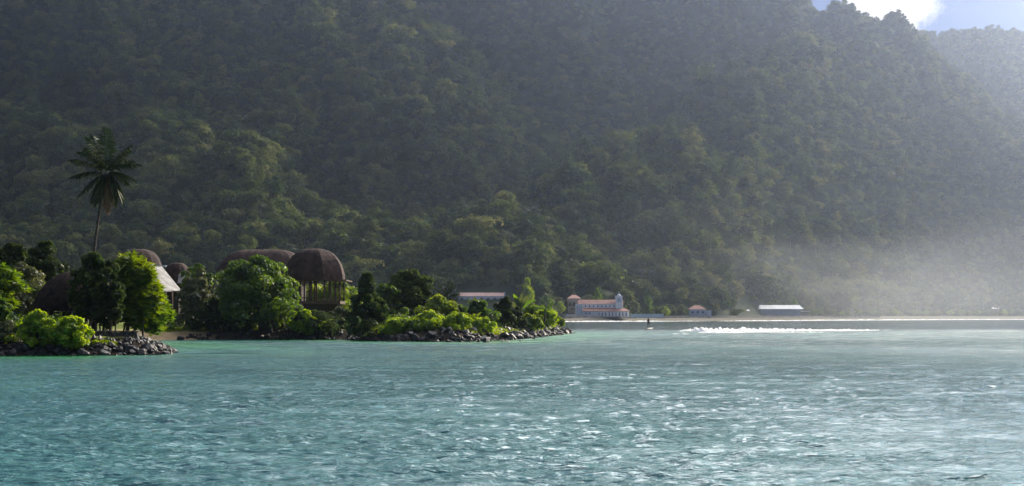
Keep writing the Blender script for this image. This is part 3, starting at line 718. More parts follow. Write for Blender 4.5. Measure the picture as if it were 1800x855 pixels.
rosette_palm('young_palm', 'low palm at the end of the point in front of the church', 958, 545, 158, 24, 'mid', 13)
def banana(label, px, py_top, Y, hpx, seed, n=7):
    rng = np.random.default_rng(seed); x = X(px, Y); g = gz1(x, Y); zt = Z(py_top, Y); H = hpx / F * Y
    root = empty('banana_plant', (x, Y, g), label, 'plant')
    c = np.array([x, Y, zt - H * .75])
    MB().tube([(x, Y, g - .1), (x, Y, c[2])], [.13, .09], 8).build('stem', M['bark_pale'], root, True)
    for i in range(n):
        az = i * 2.4 + 1; lean = .12 + .75 * i / n; d = np.array([math.cos(az) * lean, math.sin(az) * lean * .6, 1.0]); d /= np.linalg.norm(d)
        t = np.linspace(0, 1, 9); pos = c + d * (t * H)[:, None] + np.stack([np.cos(az) * t ** 2 * H * .3 * lean * 2, 0 * t, -t ** 3 * H * .5 * lean], 1)
        side = np.cross(d, [rng.normal() * .4, 1, .2]); side /= np.linalg.norm(side); wv = (.02 + .19 * np.sin(np.clip(t, 0, 1) * math.pi) ** .7) * H / 1.6
        Lf, Rt = pos - side * wv[:, None] - np.array([0, 0, .05]), pos + side * wv[:, None] - np.array([0, 0, .05])
        V = []; 
        for k in range(8): V += [pos[k], Lf[k], Lf[k + 1], pos[k + 1], pos[k], pos[k + 1], Rt[k + 1], Rt[k]]
        tt = np.full(16, rng.random())
        link('leaf', mesh_np('leaf', np.array(V), quad_idx(16), M['mid' if i % 2 else 'olive'], attrs={'tint': ('FACE', tt)}), root)
banana('banana plant with broad upright leaves above the dark bushes', 914, 520, 148, 34, 3)
banana('single banana plant leaning over the bushes below the pale building', 832, 525, 140, 26, 6, 5)

# -- grass tufts, low green cover
def ground_cover():
    rng = np.random.default_rng(9)
    Vs, T = [], []
    # grassy lip on the spit by the wall, and lawn verge
    for (u0, u1, y0, y1, n, h) in [(165, 206, 77.3, 78.6, 2600, .16), (90, 250, 84, 92, 5000, .2), (250, 500, 132, 140, 12000, .2), (830, 940, 127, 150, 7000, .3), (640, 900, 122.5, 130, 9000, .35), (935, 985, 150, 178, 4000, .35)]:
        Y = rng.uniform(y0, y1, n); U = rng.uniform(u0, u1, n); Xx = (U - 900) / F * Y
        d = sdist(Xx, Y); k = d > 1.1; Xx, Y = Xx[k], Y[k]
        Zz = ground_z(Xx, Y); D = rng.normal(size=(len(Xx), 3)) * .35 + np.array([0, 0, 1]); D /= np.linalg.norm(D, axis=1, keepdims=True)
        Vs.append(blades_quads(np.stack([Xx, Y, Zz - .02], 1), D, h * (.5 + rng.random(len(Xx))), np.full(len(Xx), .03), rng)); T.append(rng.random(len(Xx)))
    V = np.concatenate(Vs); T = np.concatenate(T)
    o = link('grass', mesh_np('grass', V, quad_idx(len(T)), M['yellow'], attrs={'tint': ('FACE', T)}))
    tag(o, 'yellow-green grass growing on top of the headland', kind='stuff')
ground_cover()
def undergrowth():
    rng = np.random.default_rng(14); Vs, T = [], []
    for (u0, u1, y0, y1, n, hmax) in [(0, 150, 79, 96, 240, 1.3), (500, 700, 124, 142, 260, 1.5), (690, 950, 122, 160, 420, 1.6), (930, 990, 150, 178, 80, 1.0), (300, 420, 133, 150, 60, .9)]:
        Yc = rng.uniform(y0, y1, n); Uc = rng.uniform(u0, u1, n); Xc = (Uc - 900) / F * Yc
        d = sdist(Xc, Yc); k = d > 2.4; Xc, Yc, d = Xc[k], Yc[k], d[k]; n = len(Xc)
        H = rng.uniform(.4, 1, n) * hmax * np.clip((d - 1.6) / 4, .3, 1)
        per = 150; ci = np.repeat(np.arange(n), per)
        v = rng.normal(size=(n * per, 3)); v[:, 2] = np.abs(v[:, 2]); v /= np.linalg.norm(v, axis=1, keepdims=True)
        r_ = (.5 + .5 * rng.random(n * per)) 
        pos = np.stack([Xc, Yc, ground_z(Xc, Yc)], 1)[ci] + v * np.stack([H * .85, H * .85, H], 1)[ci] * r_[:, None]
        nr = v * .6 + rng.normal(size=v.shape) * .5 + np.array([0, 0, .3]); nr /= np.linalg.norm(nr, axis=1, keepdims=True)
        Vs.append(leaves_quads(pos, nr, .2 * (.6 + .8 * rng.random(n * per)), .7, rng)); T.append(np.clip(rng.random(n)[ci] * .7 + rng.random(n * per) * .3, 0, 1))
    V = np.concatenate(Vs); T = np.concatenate(T)
    tag(link('undergrowth', mesh_np('undergrowth', V, quad_idx(len(T)), M['mid'], attrs={'tint': ('FACE', T)})), 'low tangled green undergrowth between the bushes of the headland', kind='stuff')
undergrowth()

# ------------------------------------------------------------------ rocks
def rock_mesh(seed):
    import bmesh
    bm = bmesh.new(); bmesh.ops.create_icosphere(bm, subdivisions=3, radius=.5)
    r = random.Random(seed)
    planes = []
    for i in range(15):
        n = Vector((r.gauss(0, 1), r.gauss(0, 1), r.gauss(0, 1))).normalized(); planes.append((n, r.uniform(.27, .43)))
    for v in bm.verts:
        for n, d in planes:
            q = v.co.dot(n)
            if q > d: v.co -= n * (q - d)
        v.co *= 1 + .03 * r.uniform(-1, 1)
    me = bpy.data.meshes.new('boulder'); bm.to_mesh(me); bm.free(); me.materials.append(M['rock'])
    return me
ROCKS = [rock_mesh(i) for i in range(12)]
rr = random.Random(12)
def boulder(x, y, z, s, label, group, sq=(1, 1, .75), name='boulder'):
    o = bpy.data.objects.new(name, rr.choice(ROCKS)); COL.objects.link(o)
    o.location = (x, y, z); o.rotation_euler = (rr.uniform(-.5, .5), rr.uniform(-.5, .5), rr.uniform(0, 6.28))
    o.scale = (s * sq[0] * rr.uniform(.85, 1.25), s * sq[1] * rr.uniform(.8, 1.1), s * sq[2] * rr.uniform(.8, 1.2))
    return tag(o, label, 'rock', group)
def bank_rocks(path, n, smin, smax, inland, label, group, p0=0):
    seg = [(Vector(a_), Vector(b_)) for a_, b_ in zip(path, path[1:])]; Ls = [(b_ - a_).length for a_, b_ in seg]; tot = sum(Ls)
    for i in range(n):
        t = (i + rr.random()) / n * tot
        for (a_, b_), l_ in zip(seg, Ls):
            if t <= l_: break
            t -= l_
        p = a_.lerp(b_, min(1, t / l_)); nrm = Vector((-(b_ - a_).y, (b_ - a_).x)).normalized()
        f = rr.random() ** .9; q = p + nrm * (-.15 + f * inland)
        s = rr.uniform(smin, smax) * (1.1 - .25 * f)
        z = gz1(q.x, q.y)
        boulder(q.x, q.y, z + s * .18, s, label, group)
bank_rocks([(-31, 75.7), (-27.5, 76.4), (-22, 76.9), (-19.5, 78.0)], 78, .34, .72, 1.35, 'angular dark lava rock heaped along the near left spit', 'rocks of the near spit')
bank_rocks([(-19.5, 78.0), (-19.5, 80), (-19.9, 84), (-22, 90)], 26, .35, .7, 1.1, 'lava rock on the cove side of the near spit', 'rocks on the cove side')
bank_rocks([(-30, 127.8), (-25.6, 128.9), (-15.4, 128.9), (-12, 122.4), (-9.3, 119.4)], 52, .4, .8, 1.7, 'dark rock in the shaded bank between the beach and the conical tree', 'rocks of the shaded bank')
bank_rocks([(-10, 119.6), (-3.3, 118.8), (0, 127.8), (3.6, 149.8), (8.0, 180.5)], 118, .5, 1.0, 2.3, 'grey-black lava boulder in the sunlit riprap round the point', 'riprap boulders of the point')
boulder(X(855, 116), 116.2, .12, 1.15, 'largest lone rock standing in the water off the point', None, (1, .8, .62), name='lone_rock')
for i, (px, Y, s) in enumerate([(768, 117.2, .8), (790, 117, .65), (811, 117.4, .5), (884, 119, .35), (893, 118.5, .4), (915, 122, .38), (938, 135, .3), (826, 117, .28), (840, 117, .3), (985, 158, .4)]):
    boulder(X(px, Y), Y, .02, s, 'small rock just breaking the surface off the riprap', 'rocks awash off the point', (1.3, 1, .5))
def rubble():
    rng = np.random.default_rng(31)
    base = ROCKS[3]; import bmesh
    bm = bmesh.new(); bmesh.ops.create_icosphere(bm, subdivisions=1, radius=.5)
    bv = np.array([v.co[:] for v in bm.verts]); bf = np.array([[v.index for v in f.verts] for f in bm.faces]); bm.free()
    Vs, Fs = [], []; k = 0
    pts = SHORE[1:19]
    for (x0, y0), (x1, y1) in zip(pts, pts[1:]):
        Ls = math.hypot(x1 - x0, y1 - y0); nx, ny = -(y1 - y0) / Ls, (x1 - x0) / Ls
        for j in range(int(Ls * 14)):
            t = rng.random(); f = rng.uniform(-.2, 2.3); x = x0 + (x1 - x0) * t + nx * f; y = y0 + (y1 - y0) * t + ny * f
            if (x + 31.5) ** 2 / 9 + (y - 126) ** 2 / 20 < 1 : continue
            s = rng.uniform(.12, .38); v = bv * (1 + .35 * rng.normal(size=(len(bv), 1))) * s * rng.uniform(.6, 1.3, 3)
            Vs.append(v + np.array([x, y, gz1(x, y) + .05])); Fs.append(bf + k); k += len(bv)
    o = link('rubble', mesh_np('rubble', np.concatenate(Vs), np.concatenate(Fs), M['rock'], k=3)); tag(o, 'small dark stones packed between the shore boulders', kind='stuff')
rubble()

# ------------------------------------------------------------------ stone wall
def stone_wall():
    Y = 81.0; root = empty('stone_wall', (X(202, Y), Y, .8), 'low mortared stone wall behind the grass on the spit', 'wall')
    mb = MB(); rng = random.Random(2); zt = Z(583.5, Y); x0, x1 = X(160, Y), X(243, Y); s = (x1 - x0) / 16
    import bmesh
    for r_ in range(3):
        h = (zt - .35) / 3
        for i in range(17):
            a0 = x0 + (i - .5 * (r_ % 2)) * s; a1 = a0 + s - .02
            a0, a1 = max(a0, x0), min(a1, x1)
            if a1 - a0 < .04: continue
            mb.box(a0, a1, Y - .2 + rng.uniform(-.03, .03), Y + .2, .35 + r_ * h, .35 + (r_ + 1) * h - .02)
    mb.build('masonry', M['stone'], root)
    MB().box(x0 - .03, x1 + .03, Y - .25, Y + .25, zt, zt + .06).build('coping', M['stone'], root)
stone_wall()

# ------------------------------------------------------------------ thatched and shingled buildings
def dome_roof(cx, cy, z0, rx, ry, h, half=0, sides=12, rings=9, pw=.62, droop=0.0, thick=.22):
    """rounded roof on an elongated plan with a thick eave, closed underneath"""
    V, Fs = [], []
    def ring(f, z):
        out = []
        for k in range(sides):
            t = 2 * math.pi * (k + .5) / sides; c, s = math.cos(t), math.sin(t)
            out.append(Vector((cx + c * rx * f + (half if c > 0 else -half), cy + s * ry * f, z)))
        return out
    prof = [(1.0, z0 - thick), (1.0, z0)]
    for i in range(1, rings + 1):
        a_ = i / rings * math.pi / 2; prof.append((max(math.cos(a_) ** pw, .02), z0 + h * math.sin(a_) ** 1.15))
    R = [ring(.93, z0 - thick)] + [ring(f, z) for f, z in prof]
    for r_ in R: V += r_
    for i in range(len(R) - 1):
        for k in range(sides): Fs.append([i * sides + k, i * sides + (k + 1) % sides, (i + 1) * sides + (k + 1) % sides, (i + 1) * sides + k])
    Fs.append([k for k in range(sides)][::-1]); Fs.append([(len(R) - 1) * sides + k for k in range(sides)])
    mb = MB(); mb.v = V; mb.f = Fs; return mb
def posts(root, pts, z0, z1, r, mat='wood'):
    for x, y in pts: MB().tube([(x, y, z0), (x, y, z1)], r, 8).build('post', M[mat], root, True)

def thatched_hut():
    Y = 91.0; cx = X(120, Y); root = empty('thatched_hut', (cx, Y, 1.0), 'dark thatched hut with a rounded roof under the left trees', 'hut')
    rx = 60 / F * Y; z0 = Z(541, Y); h = Z(478, Y) - z0
    dome_roof(cx, Y, z0, rx, rx * .85, h, sides=20, rings=10, pw=1.3).build('roof', M['thatch'], root)
    pts = [(cx + math.cos(a_) * rx * .8, Y + math.sin(a_) * rx * .68) for a_ in np.arange(0, 6.28, .63)]
    posts(root, pts, .8, z0 - .2, .09, 'wood_dark')
    MB().box(cx - rx * .85, cx + rx * .85, Y - rx * .7, Y + rx * .7, .6, 1.25).build('floor_slab', M['stone'], root)
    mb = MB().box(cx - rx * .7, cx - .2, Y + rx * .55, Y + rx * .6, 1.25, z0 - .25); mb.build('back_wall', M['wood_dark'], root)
thatched_hut()
def pavilion():
    Y = 172.0; k = Y / F; cx = X(553, Y); gz_ = 1.2
    root = empty('pavilion', (cx, Y, gz_), 'two-level open pavilion under a tall dark domed roof', 'pavilion')
    z0 = Z(491, Y); rx = 56 * k
    rf = dome_roof(cx, Y, z0, rx, rx * .9, Z(437, Y) - z0, sides=8, rings=9, pw=.74, thick=.18).build('roof', M['shingle'], root)
    MB().box(X(582, Y), X(615, Y), Y - rx * .95, Y + rx * .7, Z(495.5, Y), Z(493.2, Y)).build('eave_board', M['wood'], rf)
    for px in (540, 549, 552, 575, 585, 594, 601):
        for yy in (-rx * .62, rx * .55):
            MB().tube([(X(px, Y), Y + yy, Z(533, Y)), (X(px, Y), Y + yy, z0 - .1)], .10, 8).build('post', M['wood'], root, True)
    MB().box(X(534, Y), X(603, Y), Y - rx * .75, Y + rx * .65, Z(535, Y), Z(530, Y)).build('deck', M['wood'], root)
    mb = MB()
    for i in range(26):
        x = X(536, Y) + i * 66 * k / 25; mb.box(x - .02, x + .02, Y - rx * .75, Y - rx * .75 + .05, Z(530, Y), Z(524.5, Y))
    mb.box(X(535, Y), X(603, Y), Y - rx * .75 - .02, Y - rx * .75 + .06, Z(524.5, Y), Z(523.4, Y)); mb.build('railing', M['wood'], root)
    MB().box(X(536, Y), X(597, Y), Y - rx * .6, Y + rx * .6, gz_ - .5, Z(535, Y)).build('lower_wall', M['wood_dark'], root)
pavilion()
def long_hall():
    Y = 184.0; k = Y / F; cx = X(463, Y); root = empty('long_hall', (cx, Y, 1.2), 'long hall with a whaleback maroon roof behind the round tree', 'hall')
    z0 = Z(489, Y); rx = 54 * k
    rf = dome_roof(cx, Y, z0, rx, rx * 1.0, Z(439, Y) - z0, half=30 * k, sides=16, rings=10, pw=1.0, thick=.15).build('roof', M['shingle'], root)
    MB().box(X(522, Y), X(549, Y), Y - rx * 1.1, Y + rx, Z(491.5, Y), Z(489.6, Y)).build('eave_board', M['wood'], rf)
    for px in (400, 430, 460, 490, 515, 526, 536):
        MB().tube([(X(px, Y), Y - rx * .9, 1.0), (X(px, Y), Y - rx * .9, z0)], .12, 8).build('post', M['wood'], root, True)
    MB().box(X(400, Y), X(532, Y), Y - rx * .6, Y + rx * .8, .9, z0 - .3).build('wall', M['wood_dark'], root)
long_hall()
for nm, lab, px, hw, top, eave, Y in [('domed_house', 'maroon domed house behind the bright screwpine, left of the tin roof', 243, 42, 438, 478, 190),
                                      ('domed_house', 'small low maroon domed house right of the tin roof', 311, 25, 462, 497, 196)]:
    k = Y / F; cx = X(px, Y); root = empty(nm, (cx, Y, 1.2), lab, 'house')
    z0 = Z(eave, Y); dome_roof(cx, Y, z0, hw * k, hw * k, Z(top, Y) - z0, sides=14, rings=9, pw=.62, thick=.15).build('roof', M['shingle'], root)
    MB().box(cx - hw * k * .75, cx + hw * k * .75, Y - hw * k * .6, Y + hw * k * .6, .9, z0 - .16).build('wall', M['wood_dark'], root)
    if hw < 30:
        MB().poly(P(314, 483, Y - 4), P(330, 481, Y - 3.4), P(337, 497, Y - 4.8), P(312, 498, Y - 5.2)).poly(P(312, 498, Y - 5.2), P(337, 497, Y - 4.8), P(337, 498.2, Y - 4.8), P(312, 499.2, Y - 5.2)).build('porch_roof', M['tin'], root)
def tin_house():
    Y = 150.0; root = empty('tin_roofed_house', (X(285, Y), Y, 1.1), 'house with a patchy white tin roof and a rusty red gable', 'house')
    A_, B_, C_, D_, E_ = P(263, 468, Y + 2), P(284, 468, Y + 6), P(319, 511, Y + 2), P(281, 511, Y - 2.5), P(256, 506, Y + 1)
    Bk = P(300, 505, Y + 9); th = Vector((0, 0, -.12))
    MB().poly(A_, D_, C_, B_).poly(B_, C_, Bk).poly(A_, B_, Bk, E_).poly(D_ + th, D_, C_, C_ + th)\
        .poly(A_ + th, B_ + th, C_ + th, D_ + th).build('roof', M['tin'], root)
    MB().poly(A_ + th * .5 + Vector((-.02, -.02, 0)), E_, D_ + th * .5 + Vector((-.02, -.02, 0))).poly(E_, D_ + th, D_ + th + Vector((0, 0, -.5)), E_ + Vector((0, 0, -.5))).build('gable', M['orange'], root)
    MB().box(X(260, Y), X(284, Y), Y + 1.9, Y + 2.1, Z(468, Y) + .02, Z(466, Y)).build('ridge_cap', M['whiteroof'], root)
    MB().box(X(280, Y), X(314, Y), Y, Y + 6, .8, Z(512, Y)).build('wall', M['wood_dark'], root)
    for px in (286, 298, 309): MB().tube([(X(px, Y), Y - 1.6, .9), (X(px, Y), Y - 1.6, Z(513, Y))], .09, 8).build('post', M['wood'], root, True)
tin_house()

# ------------------------------------------------------------------ village on the far shore
def gable_roof(mb, x0, x1, y0, y1, z0, z1, hip=0):
    ym = (y0 + y1) / 2; a_, b_, c_, d_ = (x0, y0, z0), (x1, y0, z0), (x1, y1, z0), (x0, y1, z0); r0, r1 = (x0 + hip, ym, z1), (x1 - hip, ym, z1)
    mb.poly(a_, b_, r1, r0).poly(c_, d_, r0, r1).poly(d_, a_, r0).poly(b_, c_, r1).poly(a_, d_, c_, b_); return mb
def church():
    Y = 618.0; root = empty('church', (X(1060, Y), Y, 2.6), 'white church with red roofs and a square bell tower on the far shore', 'church')
    x = lambda p: X(p, Y); z = lambda p: Z(p, Y)
    nave = MB().box(x(1013), x(1096), Y + 3.2, Y + 10, 2.2, z(534.5)).build('nave_wall', M['white'], root)
    gable_roof(MB(), x(1017), x(1096.5), Y + 2.9, Y + 10.3, z(534.4), z(527)).build('nave_roof', M['redroof'], root)
    fb = MB().box(x(1012), x(1024), Y - .3, Y + 3.2, 2.2, z(535.5)).build('front_block', M['white'], root)
    aisle = MB().box(x(1024), x(1106), Y, Y + 3.19, 2.2, z(547)).build('aisle_wall', M['white'], root)
    MB().poly((x(1023.5), Y - .35, z(547)), (x(1108), Y - .35, z(547)), (x(1097), Y + 3.18, z(541.5)), (x(1025), Y + 3.18, z(541.5))).poly((x(1108), Y - .35, z(547)), (x(1108), Y + 10, z(547)), (x(1097), Y + 10, z(541.5)), (x(1097), Y + 3.18, z(541.5)))\
        .poly((x(1023.5), Y - .35, z(547)), (x(1023.5), Y - .35, z(547.7)), (x(1108), Y - .35, z(547.7)), (x(1108), Y - .35, z(547))).build('aisle_roof', M['redroof'], root)
    MB().box(x(1096.1), x(1106), Y + 3.2, Y + 9.8, 2.2, z(547.2)).build('end_wall', M['white'], root)
    for i in range(9): 
        p = 1052 + i * 6.0; MB().box(x(p), x(p + 1.7), Y - .05, Y + .1, z(556), z(549.5)).build('window', M['glass'], aisle)
    for p in (1029, 1035): MB().box(x(p), x(p + 2.5), Y - .05, Y + .1, z(552.5), z(550)).build('window', M['glass'], aisle)
    for i in range(9):
        p = 1029 + i * 7.2; MB().box(x(p), x(p + 1.8), Y + 3.15, Y + 3.3, z(540), z(537.2)).build('window', M['glass'], nave)
    for p in (1014.5, 1018.5, 1021.5): MB().box(x(p), x(p + 1.3), Y - .35, Y - .2, z(553), z(538)).build('recess', M['bluewall'], fb)
    tw = MB().box(x(1083), x(1095), Y + 2.4, Y + 5.4, z(546), z(521)).build('tower', M['white'], root)
    MB().box(x(1086), x(1092), Y + 2.3, Y + 2.5, z(531), z(524)).build('belfry_opening', M['bluewall'], tw)
    MB().box(x(1082), x(1096), Y + 2.2, Y + 5.6, z(521), z(520)).build('cornice', M['white'], tw)
    MB().tube([(x(1089), Y + 3.9, z(520)), (x(1089), Y + 3.9, z(518)), (x(1089), Y + 3.9, z(516.4))], [1.0, .75, .05], 10).build('cupola', M['white'], tw, True)
    MB().box(x(1088.7), x(1089.3), Y + 3.8, Y + 4.0, z(517), z(513)).box(x(1087.7), x(1090.3), Y + 3.82, Y + 3.98, z(515), z(514.4)).build('cross', M['white'], tw)
church()
def house(name, label, p0, p1, pe, pr, pb, Y, wall, roof, dep, hip, nwin, over=1.2, cat='house', wz=(.35, .7)):
    root = empty(name, (X((p0 + p1) / 2, Y), Y, 2.5), label, cat)
    x0, x1 = X(p0, Y), X(p1, Y); ze, zr, zb = Z(pe, Y), Z(pr, Y), min(Z(pb, Y), 2.6) - .4
    ov = over * Y / F
    wl = MB().box(x0, x1, Y, Y + dep, zb, ze - .03).build('wall', M[wall], root)
    gable_roof(MB(), x0 - ov, x1 + ov, Y - ov, Y + dep + ov, ze, zr, hip).build('roof', M[roof], root)
    hgt = ze - Z(pb, Y)
    for i in range(nwin):
        c = x0 + (x1 - x0) * (i + .5) / nwin; ww = (x1 - x0) / nwin * .22
        MB().box(c - ww, c + ww, Y - .05, Y + .08, ze - hgt * wz[1], ze - hgt * wz[0]).build('window', M['glass'], wl)
    return root
h1 = house('long_building', 'pale building with a faded pink roof seen above the bushes of the point', 806, 887, 521, 514.5, 534, 660, 'white', 'pinkroof', 9, 0, 7, wz=(.25, .6))
MB().box(X(885.6, 660), X(888.4, 660), 659.4, 659.9, Z(524, 660), Z(514, 660)).build('gable_trim', M['whiteroof'], h1)
house('hip_roofed_house', 'peach house with an orange hip roof just left of the church', 998, 1021, 525, 518.5, 544, 650, 'peach', 'redroof', 8, 2.4, 3)
h2 = house('blue_house', 'small blue house with a red hip roof right of the church', 1213, 1240, 544, 537, 554, 690, 'bluewall', 'redroof', 7, 3.0, 3, 2)
MB().box(X(1241, 690), X(1251, 690), 691, 696, 2.0, Z(546, 690)).build('annex', M['bluewall'], h2)
h3 = house('long_shed', 'long low shed with a white metal roof near the surf', 1338, 1408, 543.5, 536.5, 556, 815, 'bluewall', 'whiteroof', 10, 1.2, 0, 4, cat='shed')
MB().box(X(1408, 820), X(1422, 820), 818, 824, Z(548.3, 820), Z(547, 820)).build('annex_roof', M['whiteroof'], h3)
MB().box(X(1411, 820), X(1420, 820), 819, 823, 2.0, Z(548.4, 820)).build('annex_wall', M['wallgrey'], h3)
house('small_hut', 'tiny pale roofed hut left of the long white-roofed shed', 1306, 1317, 547, 544.5, 555, 800, 'wallgrey', 'whiteroof', 4, 0, 0, 1, cat='hut')
house('small_hut', 'tiny white hut far right at the foot of the hills', 1746, 1756, 543, 540.5, 548, 1110, 'wallgrey', 'whiteroof', 5, 0, 0, 1, cat='hut')
# churchyard wall and fence, seawall
root = empty('churchyard_wall', (X(1135, 612), 612, 2.5), 'pale wall with pillars running right from the church', 'wall')
mb = MB(); mb.box(X(1109, 612), X(1165, 612), 612, 612.4, 1.8, Z(552.5, 612)); mb.build('wall_panel', M['white'], root)
for i in range(8): MB().box(X(1109 + i * 8, 612), X(1110.2 + i * 8, 612), 611.8, 612.6, 1.8, Z(550.8, 612)).build('pillar', M['white'], root)
root = empty('picket_fence', (X(1004, 606), 606, 2.5), 'white picket fence left of the church front', 'fence')
mb = MB()
for i in range(9): mb.box(X(996 + i * 1.8, 606), X(996.7 + i * 1.8, 606), 606, 606.15, 1.6, Z(552, 606))
mb.build('pickets', M['white'], root); MB().box(X(996, 606), X(1011, 606), 606.16, 606.22, Z(554.5, 606), Z(553.5, 606)).build('rail', M['white'], root)
def seawall():
    xs = np.arange(10, 235, 3.0); mb = MB(); rng = random.Random(8)
    for x0 in xs:
        y0, y1 = float(shoreY(x0)) + 13, float(shoreY(x0 + 3)) + 13; h = 2.55 + rng.uniform(-.12, .12)
        mb.poly((x0, y0, .4), (x0 + 3, y1, .4), (x0 + 3, y1, h), (x0, y0, h)).poly((x0, y0, h), (x0 + 3, y1, h), (x0 + 3, y1 + 1, h), (x0, y0 + 1, h))
    o = mb.build('seawall', M['wallgrey']); tag(o, 'long pale seawall along the far village beach', 'seawall')
seawall()
# trees standing on the far shore between the houses
rngt = np.random.default_rng(55); protos = []
def far_tree_proto(k):
    pr = ['dome', 'round', 'mound', 'round'][k]
    V, t, C = crown(1, .95, 1.4 + .3 * (k % 2), 24, 1500, .16, rngt, pr, cr=.27)
    V[:, 2] += .7
    c = mesh_np('crown', V, quad_idx(len(t)), M[['mid', 'olive', 'yellow', 'mid'][k]], attrs={'tint': ('FACE', t)})
    mb = trunk_mb((0, 0, 0), (0, 0, 1.4), .09, [tuple(C[i] + np.array([0, 0, .7])) for i in range(5)], rngt)
    me = bpy.data.meshes.new('trunk'); me.from_pydata([tuple(v) for v in mb.v], [], mb.f); me.materials.append(M['bark_pale'])
    return c, me
protos = [far_tree_proto(k) for k in range(4)]
def far_tree(px, top, hw, Y, k, label, group):
    s = hw / F * Y; x = X(px, Y); g = float(terrain_h(np.array([x]), np.array([Y]))[0]); zt = Z(top, Y)
    hz = max((zt - g) / (2.3 + .3 * (k % 2)), s * .6)
    root = empty('shore_tree', (x, Y, g - .1), label, 'tree', group)
    root.scale = (s, s, hz); root.rotation_euler = (0, 0, float(rngt.random() * 6))
    c = link('crown', protos[k][0], root, False); t = link('trunk', protos[k][1], root, False)
ft = [(1050, 503, 11, 634, 0, 'pale green tree rising behind the church roof'), (1118, 528, 10, 640, 1, 'tree just right of the church end wall'),
      (1140, 516, 9, 700, 3, 'slim tree behind the churchyard wall'), (1170, 537, 9, 660, 2, 'yellow-green bush-like tree midway between church and blue house'),
      (1258, 530, 8, 740, 1, 'tree right beside the blue house'), (1197, 533, 9, 690, 1, 'tree left of the blue house'),
      (1290, 528, 10, 790, 1, 'tree left of the tiny pale hut'), (1325, 536, 8, 830, 2, 'small tree at the left end of the long shed'),
      (1395, 521, 9, 850, 0, 'tree growing behind the right end of the long shed'), (928, 483, 12, 640, 2, 'tall pale tree above the banana plant on the far slope'),
      (960, 518, 15, 620, 3, 'broad tree on the far shore above the end of the point'), (985, 528, 10, 615, 2, 'low tree left of the peach house')]
for p in ft: far_tree(*p, None)
for i in range(16):
    u = 1440 + i * 23 + float(rngt.uniform(-6, 6)); yy = float(np.interp(u, [1280, 1460, 1640, 1800], [690, 830, 960, 1060])) + 45
    far_tree(u, 557 - float(rngt.uniform(9, 17)), float(rngt.uniform(6, 9)), yy, i % 4, 'low shore tree in the row behind the distant surf line', 'shore trees behind the distant surf')

# ------------------------------------------------------------------ surf
def surf(name, label, pts, width, h, seed, lumps=1.0, nu=240, nv=12):
    """a rolling ridge of broken water along a polyline of (x, y)"""
    rng = np.random.default_rng(seed); pts = np.array(pts, float)
    t = np.linspace(0, 1, nu); k = np.linspace(0, 1, len(pts)); cx = np.interp(t, k, pts[:, 0]); cy = np.interp(t, k, pts[:, 1])
    env = np.interp(t, [0, .05, .2, .5, .8, 1], [.05, .6, 1, .8, .45, .02])
    V = []
    for j in range(nv):
        s = j / (nv - 1); nn = fbm(cx * lumps * .9 + 3 * j, s * 3 + cy * .1, 4, seed)
        n2 = fbm(cx * lumps * 4, np.full(nu, s * 6), 3, seed + 3)
        y = cy + (s - .5) * width * (.6 + .4 * env) + .5 * nn
        z = h * env * np.sin(s * math.pi) ** .8 * (.55 + .9 * nn + .7 * n2) - .07
        V.append(np.stack([cx, y, np.maximum(z, -.08)], 1))
    V = np.concatenate(V); idx = np.arange(nu * nv).reshape(nv, nu)
    Fq = np.stack([idx[:-1, :-1], idx[:-1, 1:], idx[1:, 1:], idx[1:, :-1]], -1).reshape(-1, 4)
    o = link(name, mesh_np(name, V, Fq, M['foam'], smooth=True)); tag(o, label, kind='stuff'); return o
surf('surf', 'white breaking wave crest rolling on the reef edge', [(X(1192, 207), 207), (X(1240, 205), 205), (X(1330, 208), 208), (X(1450, 212), 212), (X(1590, 224), 224)], 4.0, .62, 3)
surf('surf', 'lower white roll of foam in front of the breaking wave', [(X(1225, 186), 186), (X(1270, 183), 183), (X(1320, 184), 184)], 3, .35, 4)
surf('surf', 'second band of white water along the breaking wave', [(X(1280, 192), 192), (X(1360, 190), 190), (X(1480, 193), 193)], 3, .30, 5)
surf('surf', 'thin streak of foam nearest the breaking wave', [(X(1178, 174), 174), (X(1200, 173), 173), (X(1238, 175), 175)], 1.5, .14, 6)
surf('surf', 'thin foam lines off the rocks of the point', [(X(900, 124), 124.5), (X(930, 130), 130.5), (X(985, 144), 146)], 1.6, .10, 7)
surf('surf', 'foam at the foot of the riprap', [(X(630, 117.7), 120), (X(700, 117), 117.4), (X(760, 117), 116.4), (X(840, 117), 117.2)], 1.0, .07, 8)
surf('surf', 'distant line of surf along the far shore', [(x_, float(shoreY(x_)) - 22) for x_ in (90, 140, 213, 290, 370, 470, 576, 740)], 7, .6, 9, .3, nu=600)
surf('surf', 'thin swash along the village beach', [(x_, float(shoreY(x_)) - 5) for x_ in (15, 40, 70, 100)], 5, .5, 10, .4, nu=300)

